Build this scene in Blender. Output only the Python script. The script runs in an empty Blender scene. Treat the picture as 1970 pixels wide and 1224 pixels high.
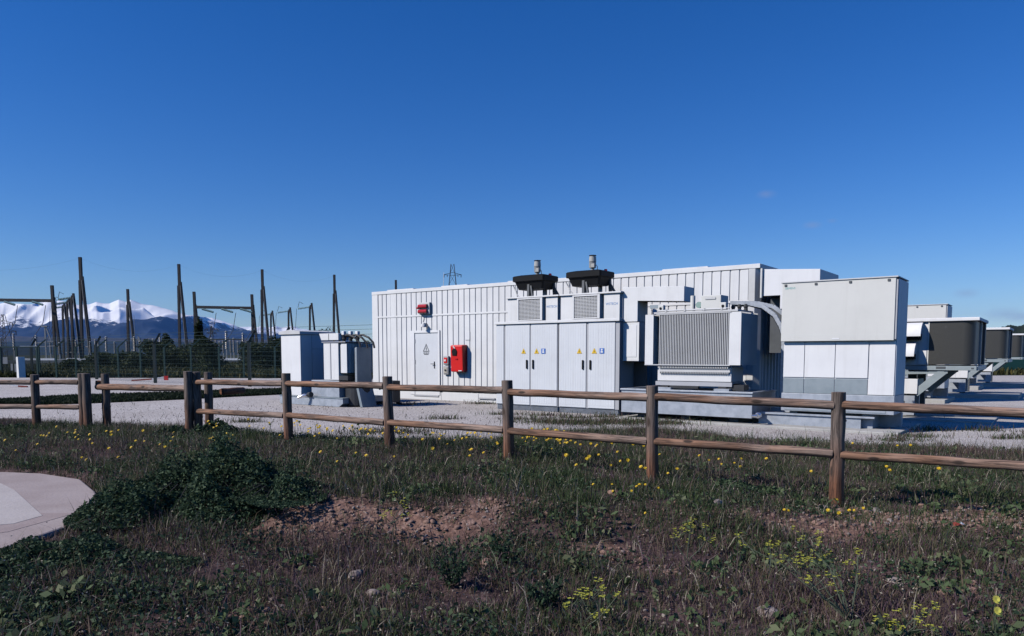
import bpy, bmesh, math, random
import numpy as np
from mathutils import Vector, Matrix
random.seed(7); rng = np.random.default_rng(11)
C = bpy.context.scene.collection
SC = bpy.context.scene
R = math.radians

# ------------------------------------------------------------------ frames
P0 = (-4.99, 26.6)                 # left front foot of the container building
ANG = math.atan2(-.6, .8)          # the yard is laid out along u=(.8,-.6), v=(.6,.8)
def W(a, b, z=0.0):
    return (P0[0] + .8*a + .6*b, P0[1] - .6*a + .8*b, z)

# ------------------------------------------------------------------ materials
MATS = {}
def mat(name, col, rough=.6, metal=0.0, spec=.5, var=0.0, scale=3.0, bump=0.0, bscale=40.0, col2=None, detail=6, streak=0.0):
    m = bpy.data.materials.new(name); m.use_nodes = True
    nt = m.node_tree; p = nt.nodes['Principled BSDF']
    p.inputs['Base Color'].default_value = (*col, 1); p.inputs['Roughness'].default_value = rough
    p.inputs['Metallic'].default_value = metal; p.inputs['Specular IOR Level'].default_value = spec
    if var or col2:
        tc = nt.nodes.new('ShaderNodeTexCoord'); n = nt.nodes.new('ShaderNodeTexNoise')
        n.inputs['Scale'].default_value = scale; n.inputs['Detail'].default_value = detail; n.inputs['Roughness'].default_value = .62
        nt.links.new(tc.outputs['Object'], n.inputs['Vector'])
        r = nt.nodes.new('ShaderNodeValToRGB')
        c2 = col2 or tuple(c*(1-var) for c in col)
        r.color_ramp.elements[0].position = .36; r.color_ramp.elements[0].color = (*c2, 1)
        r.color_ramp.elements[1].position = .60; r.color_ramp.elements[1].color = (*col, 1)
        nt.links.new(n.outputs['Fac'], r.inputs['Fac']); nt.links.new(r.outputs['Color'], p.inputs['Base Color'])
        if streak:      # rain streaks and grime running down the sheet
            mp = nt.nodes.new('ShaderNodeMapping'); mp.inputs['Scale'].default_value = (7, 7, .55); nt.links.new(tc.outputs['Object'], mp.inputs[0])
            n2 = nt.nodes.new('ShaderNodeTexNoise'); n2.inputs['Scale'].default_value = 1.0; n2.inputs['Detail'].default_value = 6; n2.inputs['Roughness'].default_value = .65
            nt.links.new(mp.outputs[0], n2.inputs['Vector'])
            r2 = nt.nodes.new('ShaderNodeValToRGB'); r2.color_ramp.elements[0].position = .52; r2.color_ramp.elements[0].color = (0, 0, 0, 1); r2.color_ramp.elements[1].position = .74; r2.color_ramp.elements[1].color = (streak,)*3+(1,)
            nt.links.new(n2.outputs['Fac'], r2.inputs['Fac'])
            mx = nt.nodes.new('ShaderNodeMix'); mx.data_type = 'RGBA'; mx.inputs[7].default_value = (.36, .34, .31, 1)
            nt.links.new(r2.outputs['Color'], mx.inputs[0]); nt.links.new(r.outputs['Color'], mx.inputs[6]); nt.links.new(mx.outputs[2], p.inputs['Base Color'])
    if bump:
        tc = nt.nodes.new('ShaderNodeTexCoord'); n = nt.nodes.new('ShaderNodeTexNoise')
        n.inputs['Scale'].default_value = bscale; n.inputs['Detail'].default_value = 4
        b = nt.nodes.new('ShaderNodeBump'); b.inputs['Strength'].default_value = bump; b.inputs['Distance'].default_value = .02
        nt.links.new(tc.outputs['Object'], n.inputs['Vector'])
        nt.links.new(n.outputs['Fac'], b.inputs['Height']); nt.links.new(b.outputs['Normal'], p.inputs['Normal'])
    MATS[name] = m
    return m

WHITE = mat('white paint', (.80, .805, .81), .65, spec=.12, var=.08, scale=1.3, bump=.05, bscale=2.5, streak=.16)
PANEL = mat('pale grey cabinet paint', (.71, .735, .77), .65, spec=.12, var=.07, scale=1.1, bump=.04, bscale=2, streak=.13)
FRAMEG = mat('grey frame paint', (.47, .48, .51), .65, spec=.12, var=.08)
CREAM = mat('cream cover', (.71, .71, .68), .65, spec=.12, var=.06, scale=1.0, bump=.06, bscale=1.6, streak=.12)
BWHITE = mat('bright white panel', (.82, .825, .84), .65, spec=.12, var=.06, scale=1.2, bump=.04, bscale=2, streak=.14)
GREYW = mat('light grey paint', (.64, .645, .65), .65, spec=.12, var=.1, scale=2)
GALV = mat('galvanised steel', (.45, .485, .54), .5, metal=.25, col2=(.34, .375, .425), scale=5, bump=.03, bscale=15)
GALVD = mat('dull galvanised steel', (.30, .35, .38), .55, metal=.25, col2=(.24, .29, .32), scale=3)
FRAMEB = mat('grey green steel', (.36, .42, .44), .5, metal=.2, var=.15, scale=4)
BLACK = mat('black plastic', (.008, .009, .011), .65, var=.3, scale=3, spec=.2)
DARK = mat('dark rubber', (.03, .032, .036), .6, var=.3)
SHADE = mat('dark grey steel', (.09, .10, .11), .6, var=.2)
MOTOR = mat('motor grey', (.42, .42, .40), .5, var=.15, scale=8)
RED = mat('red plastic', (.72, .022, .02), .35, var=.08)
REDL = mat('red lamp glass', (.45, .02, .03), .2)
YEL = mat('yellow sticker', (.78, .50, .03), .5)
BLUE = mat('blue sticker', (.04, .16, .55), .5)
LOGO = mat('blue lettering', (.16, .32, .62), .5)
TEAL = mat('teal lettering', (.10, .42, .42), .5)
CONC = mat('concrete', (.50, .49, .46), .85, col2=(.40, .39, .37), scale=2.2, bump=.3, bscale=25)
SILV = mat('polished metal', (.7, .7, .72), .25, metal=.9)
BEIGE = mat('beige plastic', (.5, .46, .38), .5)
CLEAR = mat('grey cover plastic', (.42, .42, .43), .25)
POLE = mat('weathered steel pole', (.034, .031, .034), .7, col2=(.018, .017, .019), scale=.6)
POLEL = mat('pale pole edge', (.30, .29, .28), .6, var=.2)
GLASSG = mat('green glass insulator', (.30, .42, .37), .25)
PORC = mat('brown porcelain', (.04, .035, .035), .35)
LGREY = mat('substation grey', (.26, .27, .28), .6, var=.1)
FGREEN = mat('green fence paint', (.012, .045, .035), .5, var=.25, scale=.7)
FDARK = mat('dark green fence paint', (.006, .016, .015), .5, var=.25, scale=.7)
WIRE = mat('fence wire', (.02, .045, .045), .5)

def nodes(name):
    m = bpy.data.materials.new(name); m.use_nodes = True
    return m, m.node_tree, m.node_tree.nodes['Principled BSDF']
def N(nt, t, **k):
    n = nt.nodes.new(t)
    for a, v in k.items():
        if a in n.inputs: n.inputs[a].default_value = v
        else: setattr(n, a, v)
    return n
def ramp(nt, fac, stops):
    r = nt.nodes.new('ShaderNodeValToRGB'); e = r.color_ramp.elements
    while len(e) < len(stops): e.new(.5)
    for i, (p, c) in enumerate(stops): e[i].position = p; e[i].color = (*c, 1)
    nt.links.new(fac, r.inputs['Fac']); return r.outputs['Color']
def mix(nt, fac, a, b):
    m = nt.nodes.new('ShaderNodeMix'); m.data_type = 'RGBA'
    if isinstance(fac, float): m.inputs[0].default_value = fac
    else: nt.links.new(fac, m.inputs[0])
    for s, v in ((6, a), (7, b)):
        if isinstance(v, tuple): m.inputs[s].default_value = (*v, 1)
        else: nt.links.new(v, m.inputs[s])
    return m.outputs[2]

def wood_mat(name, top, low, zlo, zhi, amp=.5):
    # weathered round timber, grain along the piece; the foot of a post is stained red brown
    m, nt, p = nodes(name)
    tc = N(nt, 'ShaderNodeTexCoord'); oi = N(nt, 'ShaderNodeObjectInfo')
    add = N(nt, 'ShaderNodeVectorMath', operation='ADD'); cmb = N(nt, 'ShaderNodeCombineXYZ')
    nt.links.new(oi.outputs['Random'], cmb.inputs[0])
    mul = N(nt, 'ShaderNodeMath', operation='MULTIPLY'); mul.inputs[1].default_value = 37.0
    nt.links.new(oi.outputs['Random'], mul.inputs[0]); nt.links.new(mul.outputs[0], cmb.inputs[2])
    nt.links.new(tc.outputs['Object'], add.inputs[0]); nt.links.new(cmb.outputs[0], add.inputs[1])
    mp = N(nt, 'ShaderNodeMapping'); mp.inputs['Scale'].default_value = (26, 26, 1.6)
    nt.links.new(add.outputs[0], mp.inputs['Vector'])
    n = N(nt, 'ShaderNodeTexNoise', Scale=1.0, Detail=5.0, Roughness=.7, Distortion=.8)
    nt.links.new(mp.outputs[0], n.inputs['Vector'])
    n2 = N(nt, 'ShaderNodeTexNoise', Scale=2.2, Detail=3.0); nt.links.new(add.outputs[0], n2.inputs['Vector'])
    mp2 = N(nt, 'ShaderNodeMapping'); mp2.inputs['Scale'].default_value = (7, 7, 2.6); nt.links.new(add.outputs[0], mp2.inputs['Vector'])
    vo = N(nt, 'ShaderNodeTexVoronoi', Scale=1.0); nt.links.new(mp2.outputs[0], vo.inputs['Vector'])
    sep = N(nt, 'ShaderNodeSeparateXYZ'); nt.links.new(tc.outputs['Object'], sep.inputs[0])
    mr = N(nt, 'ShaderNodeMapRange'); mr.inputs[1].default_value = zlo; mr.inputs[2].default_value = zhi
    ad = N(nt, 'ShaderNodeMath', operation='MULTIPLY_ADD'); ad.inputs[1].default_value = amp; ad.inputs[2].default_value = -amp/2
    nt.links.new(n2.outputs['Fac'], ad.inputs[0])
    ad2 = N(nt, 'ShaderNodeMath', operation='ADD'); nt.links.new(sep.outputs[2], ad2.inputs[0]); nt.links.new(ad.outputs[0], ad2.inputs[1])
    nt.links.new(ad2.outputs[0], mr.inputs[0])
    base = mix(nt, mr.outputs[0], low, top)
    grain = ramp(nt, n.outputs['Fac'], [(.40, (.20, .18, .18)), (.5, (.9, .9, .9)), (.62, (1.75, 1.7, 1.65))])
    mm = nt.nodes.new('ShaderNodeMix'); mm.data_type = 'RGBA'; mm.blend_type = 'MULTIPLY'; mm.inputs[0].default_value = .85
    nt.links.new(base, mm.inputs[6]); nt.links.new(grain, mm.inputs[7])
    knot = ramp(nt, vo.outputs['Distance'], [(.10, (1, 1, 1)), (.17, (0, 0, 0))])
    c = mix(nt, knot, mm.outputs[2], (.045, .028, .02))
    nt.links.new(c, p.inputs['Base Color']); p.inputs['Roughness'].default_value = .85
    b = N(nt, 'ShaderNodeBump', Strength=.6, Distance=.01); nt.links.new(n.outputs['Fac'], b.inputs['Height']); nt.links.new(b.outputs['Normal'], p.inputs['Normal'])
    return m
WPOST = wood_mat('post wood', (.135, .105, .09), (.155, .065, .033), .25, .85)
WRAIL = wood_mat('rail wood', (.235, .17, .138), (.21, .115, .072), -.6, .8, 4.0)

# ------------------------------------------------------------------ mesh builder
class MB:
    def __init__(s): s.v = []; s.f = []
    def add(s, vs, fs):
        o = len(s.v); s.v += [tuple(v) for v in vs]; s.f += [tuple(i+o for i in f) for f in fs]; return s
    def box(s, x0, x1, y0, y1, z0, z1):
        return s.add([(x0,y0,z0),(x1,y0,z0),(x1,y1,z0),(x0,y1,z0),(x0,y0,z1),(x1,y0,z1),(x1,y1,z1),(x0,y1,z1)],
            [(0,3,2,1),(4,5,6,7),(0,1,5,4),(1,2,6,5),(2,3,7,6),(3,0,4,7)])
    def prism(s, poly, y0, y1, axis='y'):
        n = len(poly)
        def P(p, t): return (p[0], t, p[1]) if axis == 'y' else ((t, p[0], p[1]) if axis == 'x' else (p[0], p[1], t))
        vs = [P(p, y0) for p in poly] + [P(p, y1) for p in poly]
        fs = [tuple(range(n)), tuple(range(2*n-1, n-1, -1))] + [(i, n+i, n+(i+1) % n, (i+1) % n) for i in range(n)]
        return s.add(vs, fs)
    def tube(s, pts, rs, n=8, cap=True):
        if isinstance(rs, (int, float)): rs = [rs]*len(pts)
        pts = [Vector(p) for p in pts]; o = len(s.v); L = len(pts)
        d0 = (pts[1]-pts[0]).normalized(); up = Vector((0,0,1)) if abs(d0.z) < .9 else Vector((1,0,0))
        x = d0.cross(up).normalized()
        for i, p in enumerate(pts):
            d = ((pts[min(i+1,L-1)]-pts[max(i-1,0)])).normalized()
            x = (x - d*x.dot(d)).normalized(); y = d.cross(x)
            for k in range(n):
                t = 2*math.pi*k/n; s.v.append(tuple(p + (x*math.cos(t)+y*math.sin(t))*rs[i]))
        for i in range(L-1):
            for k in range(n):
                s.f.append((o+i*n+k, o+i*n+(k+1) % n, o+(i+1)*n+(k+1) % n, o+(i+1)*n+k))
        if cap: s.f.append(tuple(o+k for k in range(n-1, -1, -1))); s.f.append(tuple(o+(L-1)*n+k for k in range(n)))
        return s
    def cyl(s, p0, p1, r0, r1=None, n=12): return s.tube([p0, p1], [r0, r0 if r1 is None else r1], n)
    def bar(s, p0, p1, w, h):
        p0, p1 = Vector(p0), Vector(p1); d = (p1-p0).normalized(); up = Vector((0,0,1)) if abs(d.z) < .95 else Vector((0,1,0))
        x = d.cross(up).normalized()*w/2; y = x.cross(d).normalized()*h/2
        return s.add([p0-x-y,p0+x-y,p0+x+y,p0-x+y,p1-x-y,p1+x-y,p1+x+y,p1-x+y],
            [(0,1,2,3),(7,6,5,4),(0,4,5,1),(1,5,6,2),(2,6,7,3),(3,7,4,0)])
    def build(s, name, m, parent=None, bevel=0.0, smooth=False, loc=None, rot=None):
        me = bpy.data.meshes.new(name); me.from_pydata(s.v, [], s.f)
        bm = bmesh.new(); bm.from_mesh(me); bmesh.ops.recalc_face_normals(bm, faces=bm.faces); bm.to_mesh(me); bm.free()
        me.materials.append(m)
        o = bpy.data.objects.new(name, me); C.objects.link(o)
        if parent: o.parent = parent
        if loc is not None: o.location = loc
        if rot is not None: o.rotation_euler = rot
        if bevel:
            b = o.modifiers.new('bevel', 'BEVEL'); b.width = bevel; b.segments = 2; b.limit_method = 'ANGLE'; b.angle_limit = R(40)
        if smooth:
            for p in me.polygons: p.use_smooth = True
            me.set_sharp_from_angle(angle=R(40))
        return o
def tag(o, label=None, cat=None, group=None, kind=None):
    if label: o['label'] = label
    if cat: o['category'] = cat
    if group: o['group'] = group
    if kind: o['kind'] = kind
    return o
def thing(name, label, cat, loc, rz=ANG, group=None):
    o = bpy.data.objects.new(name, None); C.objects.link(o); o.empty_display_size = .2
    o.location = loc; o.rotation_euler = (0, 0, rz)
    return tag(o, label, cat, group)
def copy_tree(o, parent=None):
    c = o.copy(); C.objects.link(c)
    if parent: c.parent = parent
    for ch in list(o.children): copy_tree(ch, c)
    return c
def text(name, s, size, m, parent, x, y, z, wide=1.0):
    cu = bpy.data.curves.new(name, 'FONT'); cu.body = s; cu.size = size; cu.align_x = 'CENTER'; cu.align_y = 'CENTER'; cu.extrude = .0015
    t = bpy.data.objects.new(name, cu); C.objects.link(t)
    dg = bpy.context.evaluated_depsgraph_get(); me = bpy.data.meshes.new_from_object(t.evaluated_get(dg))
    C.objects.unlink(t); bpy.data.objects.remove(t)
    for v in me.vertices: v.co = (x+v.co.x*wide, y-v.co.z, z+v.co.y)
    me.materials.clear(); me.materials.append(m)
    o = bpy.data.objects.new(name, me); C.objects.link(o); o.parent = parent
    return o

# ------------------------------------------------------------------ terrain
GZ = .05                                  # level of the gravel yard
FX = np.array([-14., -9.51, -8.36, -5.33, -3.47, -1.72, -.06, 1.56, 3.31, 5.06, 9.])
FY = np.array([15.2, 14.73, 14.44, 12.7, 11.36, 10.19, 9.19, 8.21, 7.48, 6.62, 4.8])
BX = np.array([-16., -12.6, -9.4, -6.5, -4.06, -2.07, -1.15, -.1, .7, 1.5, 3.1, 4.75, 5.6, 8.05, 14.])
BY = np.array([19., 18.0, 16.1, 14.9, 13.1, 12.4, 12.9, 13.3, 14.6, 15.3, 15.0, 13.0, 12.5, 11.6, 10.])
def sstep(a, b, x):
    t = np.clip((x-a)/(b-a), 0, 1); return t*t*(3-2*t)
def wob(x, y, s=1.0, k=0.0):
    return (np.sin(x*1.7*s+k)+np.sin(y*2.1*s+1.3*k+x*.6*s)+np.sin((x+y)*3.3*s+2.1*k)*.6+np.sin((x*1.2-y*1.9)*2.7*s+k)*.5)/3.1
def hgt(x, y):
    x = np.asarray(x, float); y = np.asarray(y, float)
    yf = np.interp(x, FX, FY); yb = np.interp(x, BX, BY)
    d = (y-yf)*.84
    amp = np.interp(x, [-9, -5, -.5, 1.6, 2.6, 3.6, 6], [.10, .20, .235, .15, .02, .0, .0])
    far = 1-sstep(.2, 1.0, np.clip((y-yf)/np.maximum(yb-yf, .5), 0, 2))
    near = np.where(x < -2.2, sstep(-4.5, -1.0, d), sstep(5.9, 6.9, y+.25*wob(x, y*0, 1.1, .4)))
    z = amp*far*near + GZ*sstep(-.2, 1.0, (y-yf)/np.maximum(yb-yf, .5))
    bank = -.07*(1-sstep(5.6, 6.7, y+.3*wob(x, y*0, 1.1, .4)))
    onv = 1-sstep(.9, 1.3, (y-yf)/np.maximum(yb-yf, .5))
    z = z + bank*sstep(-3, -1.5, x) + onv*(.028*wob(x, y, 1.6, .9)+.012*wob(x, y, 5.1, 2.2))
    # mound at the foot of the nearest post
    r2 = ((x-3.31)/.5)**2+((y-7.25)/.35)**2
    px_ = np.interp(y, PYY, PXX); inp = (1-sstep(.0, .25, x-px_))*((y > 3.9) & (y < 9.7))
    return (z + .015*np.exp(-r2))*(1-inp)

PYY = [4.0, 4.2, 5.0, 5.7, 6.4, 6.85, 7.7, 8.1, 8.9, 9.34, 9.47, 9.6]; PXX = [-9, -5.2, -4.3, -3.98, -3.93, -4.02, -4.36, -4.62, -5.25, -6.0, -6.62, -9.5]
def set_mesh(name, verts, faces, m, smooth=True, attr=None):
    me = bpy.data.meshes.new(name)
    nv, nf, k = len(verts), len(faces), faces.shape[1]
    me.vertices.add(nv); me.vertices.foreach_set('co', np.ascontiguousarray(verts, np.float32).ravel())
    me.loops.add(nf*k); me.loops.foreach_set('vertex_index', np.ascontiguousarray(faces, np.int32).ravel())
    me.polygons.add(nf); me.polygons.foreach_set('loop_start', np.arange(0, nf*k, k, dtype=np.int32))
    me.update(calc_edges=True); me.validate()
    if attr:
        for n, a in attr.items():
            at = me.attributes.new(n, 'FLOAT', 'POINT'); at.data.foreach_set('value', np.ascontiguousarray(a, np.float32))
    me.materials.append(m)
    if smooth: me.polygons.foreach_set('use_smooth', np.ones(nf, bool))
    o = bpy.data.objects.new(name, me); C.objects.link(o); return o
def grid(xs, ys, zf):
    X, Y = np.meshgrid(xs, ys); Z = zf(X, Y); nx, ny = len(xs), len(ys)
    v = np.stack([X.ravel(), Y.ravel(), Z.ravel()], 1)
    i = np.arange(ny-1)[:, None]*nx+np.arange(nx-1)[None, :]; i = i.ravel()
    return v, np.stack([i, i+1, i+nx+1, i+nx], 1)

# ground next to the camera: soil verge running into the gravel yard
gm, nt, p = nodes('soil and gravel')
tc = N(nt, 'ShaderNodeTexCoord'); at = N(nt, 'ShaderNodeAttribute', attribute_name='soil'); bk = N(nt, 'ShaderNodeAttribute', attribute_name='bank')
n1 = N(nt, 'ShaderNodeTexNoise', Scale=9.0, Detail=8.0, Roughness=.7); n2 = N(nt, 'ShaderNodeTexNoise', Scale=1.1, Detail=4.0)
v1 = N(nt, 'ShaderNodeTexVoronoi', Scale=26.0); v2 = N(nt, 'ShaderNodeTexVoronoi', Scale=60.0); n3 = N(nt, 'ShaderNodeTexNoise', Scale=.45, Detail=5.0, Roughness=.65)
for n in (n1, n2, v1, v2, n3): nt.links.new(tc.outputs['Object'], n.inputs['Vector'])
soilc = mix(nt, bk.outputs['Fac'], ramp(nt, n1.outputs['Fac'], [(.3, (.034, .022, .023)), (.55, (.10, .064, .06)), (.8, (.20, .14, .13))]),
            ramp(nt, n1.outputs['Fac'], [(.3, (.10, .055, .042)), (.5, (.24, .14, .105)), (.75, (.40, .28, .235))]))
spk = ramp(nt, v2.outputs['Color'], [(.1, (.22, .195, .185)), (.45, (.50, .465, .44)), (.9, (.76, .715, .685))])
grv = mix(nt, ramp(nt, n3.outputs['Fac'], [(.35, (0, 0, 0)), (.7, (.5, .5, .5))]), spk, (.36, .325, .30))
nt.links.new(mix(nt, at.outputs['Fac'], grv, soilc), p.inputs['Base Color']); p.inputs['Roughness'].default_value = .95; p.inputs['Specular IOR Level'].default_value = .15
bp = N(nt, 'ShaderNodeBump', Strength=.55, Distance=.02); nt.links.new(v1.outputs['Distance'], bp.inputs['Height']); nt.links.new(bp.outputs['Normal'], p.inputs['Normal'])
SOILGRAVEL = gm
def bank_mask(x, y):
    yb = 6.55 + .25*wob(x, y*0, 1.1, .4)
    b = np.exp(-((y-yb)/.33)**2)*sstep(-2.6, -1.9, x)*np.clip(.75+.9*wob(x, y, .9, 3.), 0, 1)
    b2 = np.exp(-(((x-3.31)/.5)**2+((y-7.2)/.3)**2)) + .9*np.exp(-(((x-4.9)/.9)**2+((y-7.0)/.35)**2))
    b3 = np.clip(wob(x, y, 1.5, 6.)-.35, 0, 1)*1.2*(y < 6.0)
    return np.clip(b+b2+b3, 0, 1)
def soil_mask(x, y):
    yb = np.interp(x, BX, BY) + .45*wob(x, y, 1.3, 1.) + .2*wob(x, y, 4, 2.)
    return 1-sstep(-.45, .1, y-yb)
xs = np.concatenate([np.arange(-16, -5, .12), np.arange(-5, 6, .06), np.arange(6, 14.01, .12)]); ys = np.concatenate([np.arange(-3, 3, .3), np.arange(3, 9, .05), np.arange(9, 20.01, .1)])
v, f = grid(xs, ys, lambda x, y: hgt(x, y) + bank_mask(x, y)*.02*np.sin(x*31+np.sin(y*23)*2)*np.sin(y*37+x*5))
o = set_mesh('ground', v, f, gm, attr={'soil': soil_mask(v[:, 0], v[:, 1]), 'bank': bank_mask(v[:, 0], v[:, 1])}); tag(o, kind='structure')

# the rest of the gravel yard, and the plain to the horizon
gvm, nt, p = nodes('yard gravel')
tc = N(nt, 'ShaderNodeTexCoord'); v2 = N(nt, 'ShaderNodeTexVoronoi', Scale=45.0); n3 = N(nt, 'ShaderNodeTexNoise', Scale=.45, Detail=5.0, Roughness=.65)
v1 = N(nt, 'ShaderNodeTexVoronoi', Scale=26.0)
for n in (v1, v2, n3): nt.links.new(tc.outputs['Object'], n.inputs['Vector'])
spk = ramp(nt, v2.outputs['Color'], [(.1, (.22, .195, .185)), (.45, (.50, .465, .44)), (.9, (.76, .715, .685))])
grv = mix(nt, ramp(nt, n3.outputs['Fac'], [(.35, (0, 0, 0)), (.7, (.5, .5, .5))]), spk, (.36, .325, .30))
nt.links.new(grv, p.inputs['Base Color']); p.inputs['Roughness'].default_value = .95; p.inputs['Specular IOR Level'].default_value = .15
bp = N(nt, 'ShaderNodeBump', Strength=.45, Distance=.02); nt.links.new(v1.outputs['Distance'], bp.inputs['Height']); nt.links.new(bp.outputs['Normal'], p.inputs['Normal'])
ym = MB(); zt = GZ-.004
ym.add([(-45, 19.9, zt), (45, 19.9, zt), (70, 60, zt), (-5, 47, zt), (-45, 50, zt)], [(0, 1, 2, 3, 4)])
ym.add([(-45, 4, zt), (-15.9, 10, zt), (-15.9, 19.95, zt), (-45, 19.95, zt)], [(0, 1, 2, 3)])
ym.add([(13.9, 9, zt), (45, 4, zt), (45, 19.95, zt), (13.9, 19.95, zt)], [(0, 1, 2, 3)])
tag(ym.build('gravel_yard', gvm), kind='structure')
tm = mat('plain', (.055, .058, .03), .95, col2=(.03, .036, .022), scale=.03, spec=.1, detail=9)
t = MB()
for (x0, x1, y0, y1) in ((-60000, 60000, 20, 60000), (-60000, 60000, -3000, -3), (-60000, -16, -3, 20), (14, 60000, -3, 20)):
    t.add([(x0, y0, -.012), (x1, y0, -.012), (x1, y1, -.012), (x0, y1, -.012)], [(0, 1, 2, 3)])
tag(t.build('terrain', tm), kind='structure')

# pinkish concrete track end at the left
pathm = mat('pinkish concrete', (.40, .335, .315), .9, col2=(.345, .28, .26), scale=1.4, bump=.25, bscale=30)
pathl = mat('pale concrete', (.50, .455, .43), .9, col2=(.45, .405, .38), scale=1.5, bump=.25, bscale=30)
out = [(-9.5, 9.6), (-6.62, 9.47), (-6.0, 9.34), (-5.25, 8.9), (-4.62, 8.1), (-4.36, 7.7), (-4.02, 6.85), (-3.93, 6.4), (-3.98, 5.7), (-4.3, 5.0), (-5.2, 4.2), (-9.5, 4.0)]
pm = MB().prism(out, -.2, .045, axis='z'); tag(pm.build('concrete_path', pathm, bevel=.02), kind='structure')
ps = MB().prism([(-9.5, 6.1), (-5.2, 6.15), (-4.45, 6.5), (-4.40, 6.83), (-5.55, 8.15), (-6.0, 8.58), (-9.5, 8.8)], .03, .0500, axis='z')
MB_ = MB().prism([(-9.5, 5.5), (-5.0, 5.55), (-4.30, 6.2), (-4.16, 6.95), (-4.6, 6.95), (-4.9, 6.6), (-5.2, 6.3), (-9.5, 6.3)], .03, .0475, axis='z'); tag(MB_.build('concrete_band', mat('reddish concrete', (.37, .30, .28), .9, col2=(.32, .25, .235), scale=2., bump=.25, bscale=30)), kind='structure')
tag(ps.build('concrete_slab', pathl), kind='structure')

# ------------------------------------------------------------------ timber fence
def timber(name, p0, p1, r0, r1, m, parent, n=14, wobble=.004):
    p0, p1 = Vector(p0), Vector(p1); L = (p1-p0).length; k = 9
    pts = [(random.uniform(-wobble, wobble), random.uniform(-wobble, wobble), -L/2+L*i/(k-1)) for i in range(k)]
    if m is WPOST: pts = [(q[0], q[1], L*i/(k-1)) for i, q in enumerate(pts)]
    rs = [(r0+(r1-r0)*i/(k-1))*random.uniform(.97, 1.03) for i in range(k)]
    mb = MB().tube(pts, rs, n)
    o = mb.build(name, m, parent, bevel=.006, smooth=True)
    q = (p1-p0).to_track_quat('Z', 'Y'); o.rotation_euler = q.to_euler()
    o.location = p0 if m is WPOST else (p0+p1)/2
    return o
def post(x, y, zt, parent, r=.07, lean=(0, 0)):
    zb = float(hgt(x, y))-.18
    return timber('post', (x-lean[0], y-lean[1], zb), (x, y, zt), r*1.03, r*.97, WPOST, parent)
fence = thing('wooden_fence', 'long two-rail round-timber fence running from the gate towards the right edge', 'fence', (0, 0, 0), 0, 'timber fence runs')
main = [(-5.42, 12.70, 1.26, 1.09), (-3.47, 11.36, 1.27, 1.11), (-1.72, 10.19, 1.255, 1.115), (-.06, 9.19, 1.235, 1.10), (1.56, 8.21, 1.21, 1.085), (3.31, 7.48, 1.175, 1.035), (5.06, 6.62, 1.17, 1.02), (6.85, 5.75, 1.17, 1.02)]
for i, (x, y, zt, zr) in enumerate(main): post(x, y, zt, fence, lean=(random.uniform(-.03, .0), 0))
for i in range(len(main)-1):
    a, b = main[i], main[i+1]; d = Vector((b[0]-a[0], b[1]-a[1], 0)).normalized()
    for dz in (0, -.49):
        off = Vector((-d.y, d.x, 0))*-.02
        p0 = Vector((a[0], a[1], a[3]+dz))+d*.035+off; p1 = Vector((b[0], b[1], b[3]+dz))-d*.035+off
        timber('rail', p0+Vector((0, 0, random.uniform(-.012, .012))), p1+Vector((0, 0, random.uniform(-.012, .012))), .044, .047, WRAIL, fence)
fl = thing('wooden_fence', 'short two-rail round-timber fence left of the gate, leaving the picture at the left edge', 'fence', (0, 0, 0), 0, 'timber fence runs')
left = [(-12.2, 15.1, 1.15, 1.0), (-9.51, 14.73, 1.16, 1.01), (-8.42, 14.48, 1.19, 1.02)]
for x, y, zt, zr in left: post(x, y, zt, fl, r=.078)
for i in range(2):
    a, b = left[i], left[i+1]
    for dz in (0, -.49): timber('rail', (a[0]+.04, a[1]-.02, a[3]+dz), (b[0]-.04, b[1]-.02, b[3]+dz), .046, .05, WRAIL, fl)
gt = thing('wooden_gate', 'single log barrier bar between stout timber posts, closing the gap in the fence', 'gate', (0, 0, 0), 0)
post(-8.27, 14.36, 1.19, gt, r=.078); post(-8.03, 14.6, 1.18, gt, r=.076); post(-5.54, 12.64, 1.27, gt, r=.072); post(-5.33, 12.97, 1.25, gt, r=.072)
timber('bar', (-8.1, 14.44, .93), (-5.52, 12.80, .965), .062, .058, WRAIL, gt)
timber('bar_stub', (-8.2, 14.55, 1.0), (-8.02, 14.7, .99), .05, .05, WPOST, gt)
timber('counter_log', (-5.15, 13.1, .90), (-4.95, 13.6, .90), .06, .06, WPOST, gt)

# ------------------------------------------------------------------ container building
bl = thing('container_building', 'long white ribbed container building with a door, behind the cabinets', 'building', W(0, 0, 0))
LB, DB, ZT = 13.83, 3.0, 3.78
def ribbed(mb, x0, x1, y, z0, z1, pitch=.235, depth=.03, flip=1):
    # standing trapezoid ribs along x at plane y (outside towards -y)
    n = max(1, round((x1-x0)/pitch)); pt = (x1-x0)/n; prof = []; g = .028 if depth < .04 else .12
    for i in range(n):
        s = x0+i*pt
        prof += [(s, y+depth*flip), (s+g*.6, y+depth*flip), (s+g, y), (s+pt-g*.4, y)]
    prof.append((x1, y+depth*flip))
    vs = [(q[0], q[1], z0) for q in prof]+[(q[0], q[1], z1) for q in prof]; k = len(prof)
    mb.add(vs, [(i, i+1, k+i+1, k+i) for i in range(k-1)])
wl = MB()
for z0, z1 in ((.36, 2.845), (2.905, 3.66)):
    ribbed(wl, .30, .93, 0, z0, z1, depth=.02); ribbed(wl, 1.22, LB-.28, 0, z0, z1, depth=.02)
    wl.box(.93, 1.22, -.002, .05, z0, z1)
wl.box(.30, LB-.28, .045, .08, .30, 3.7)
wl.build('front_wall', WHITE, bl)
MB().box(.26, LB-.26, -.016, .05, 2.845, 2.905).build('wall_rail', WHITE, bl, bevel=.006)
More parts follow.
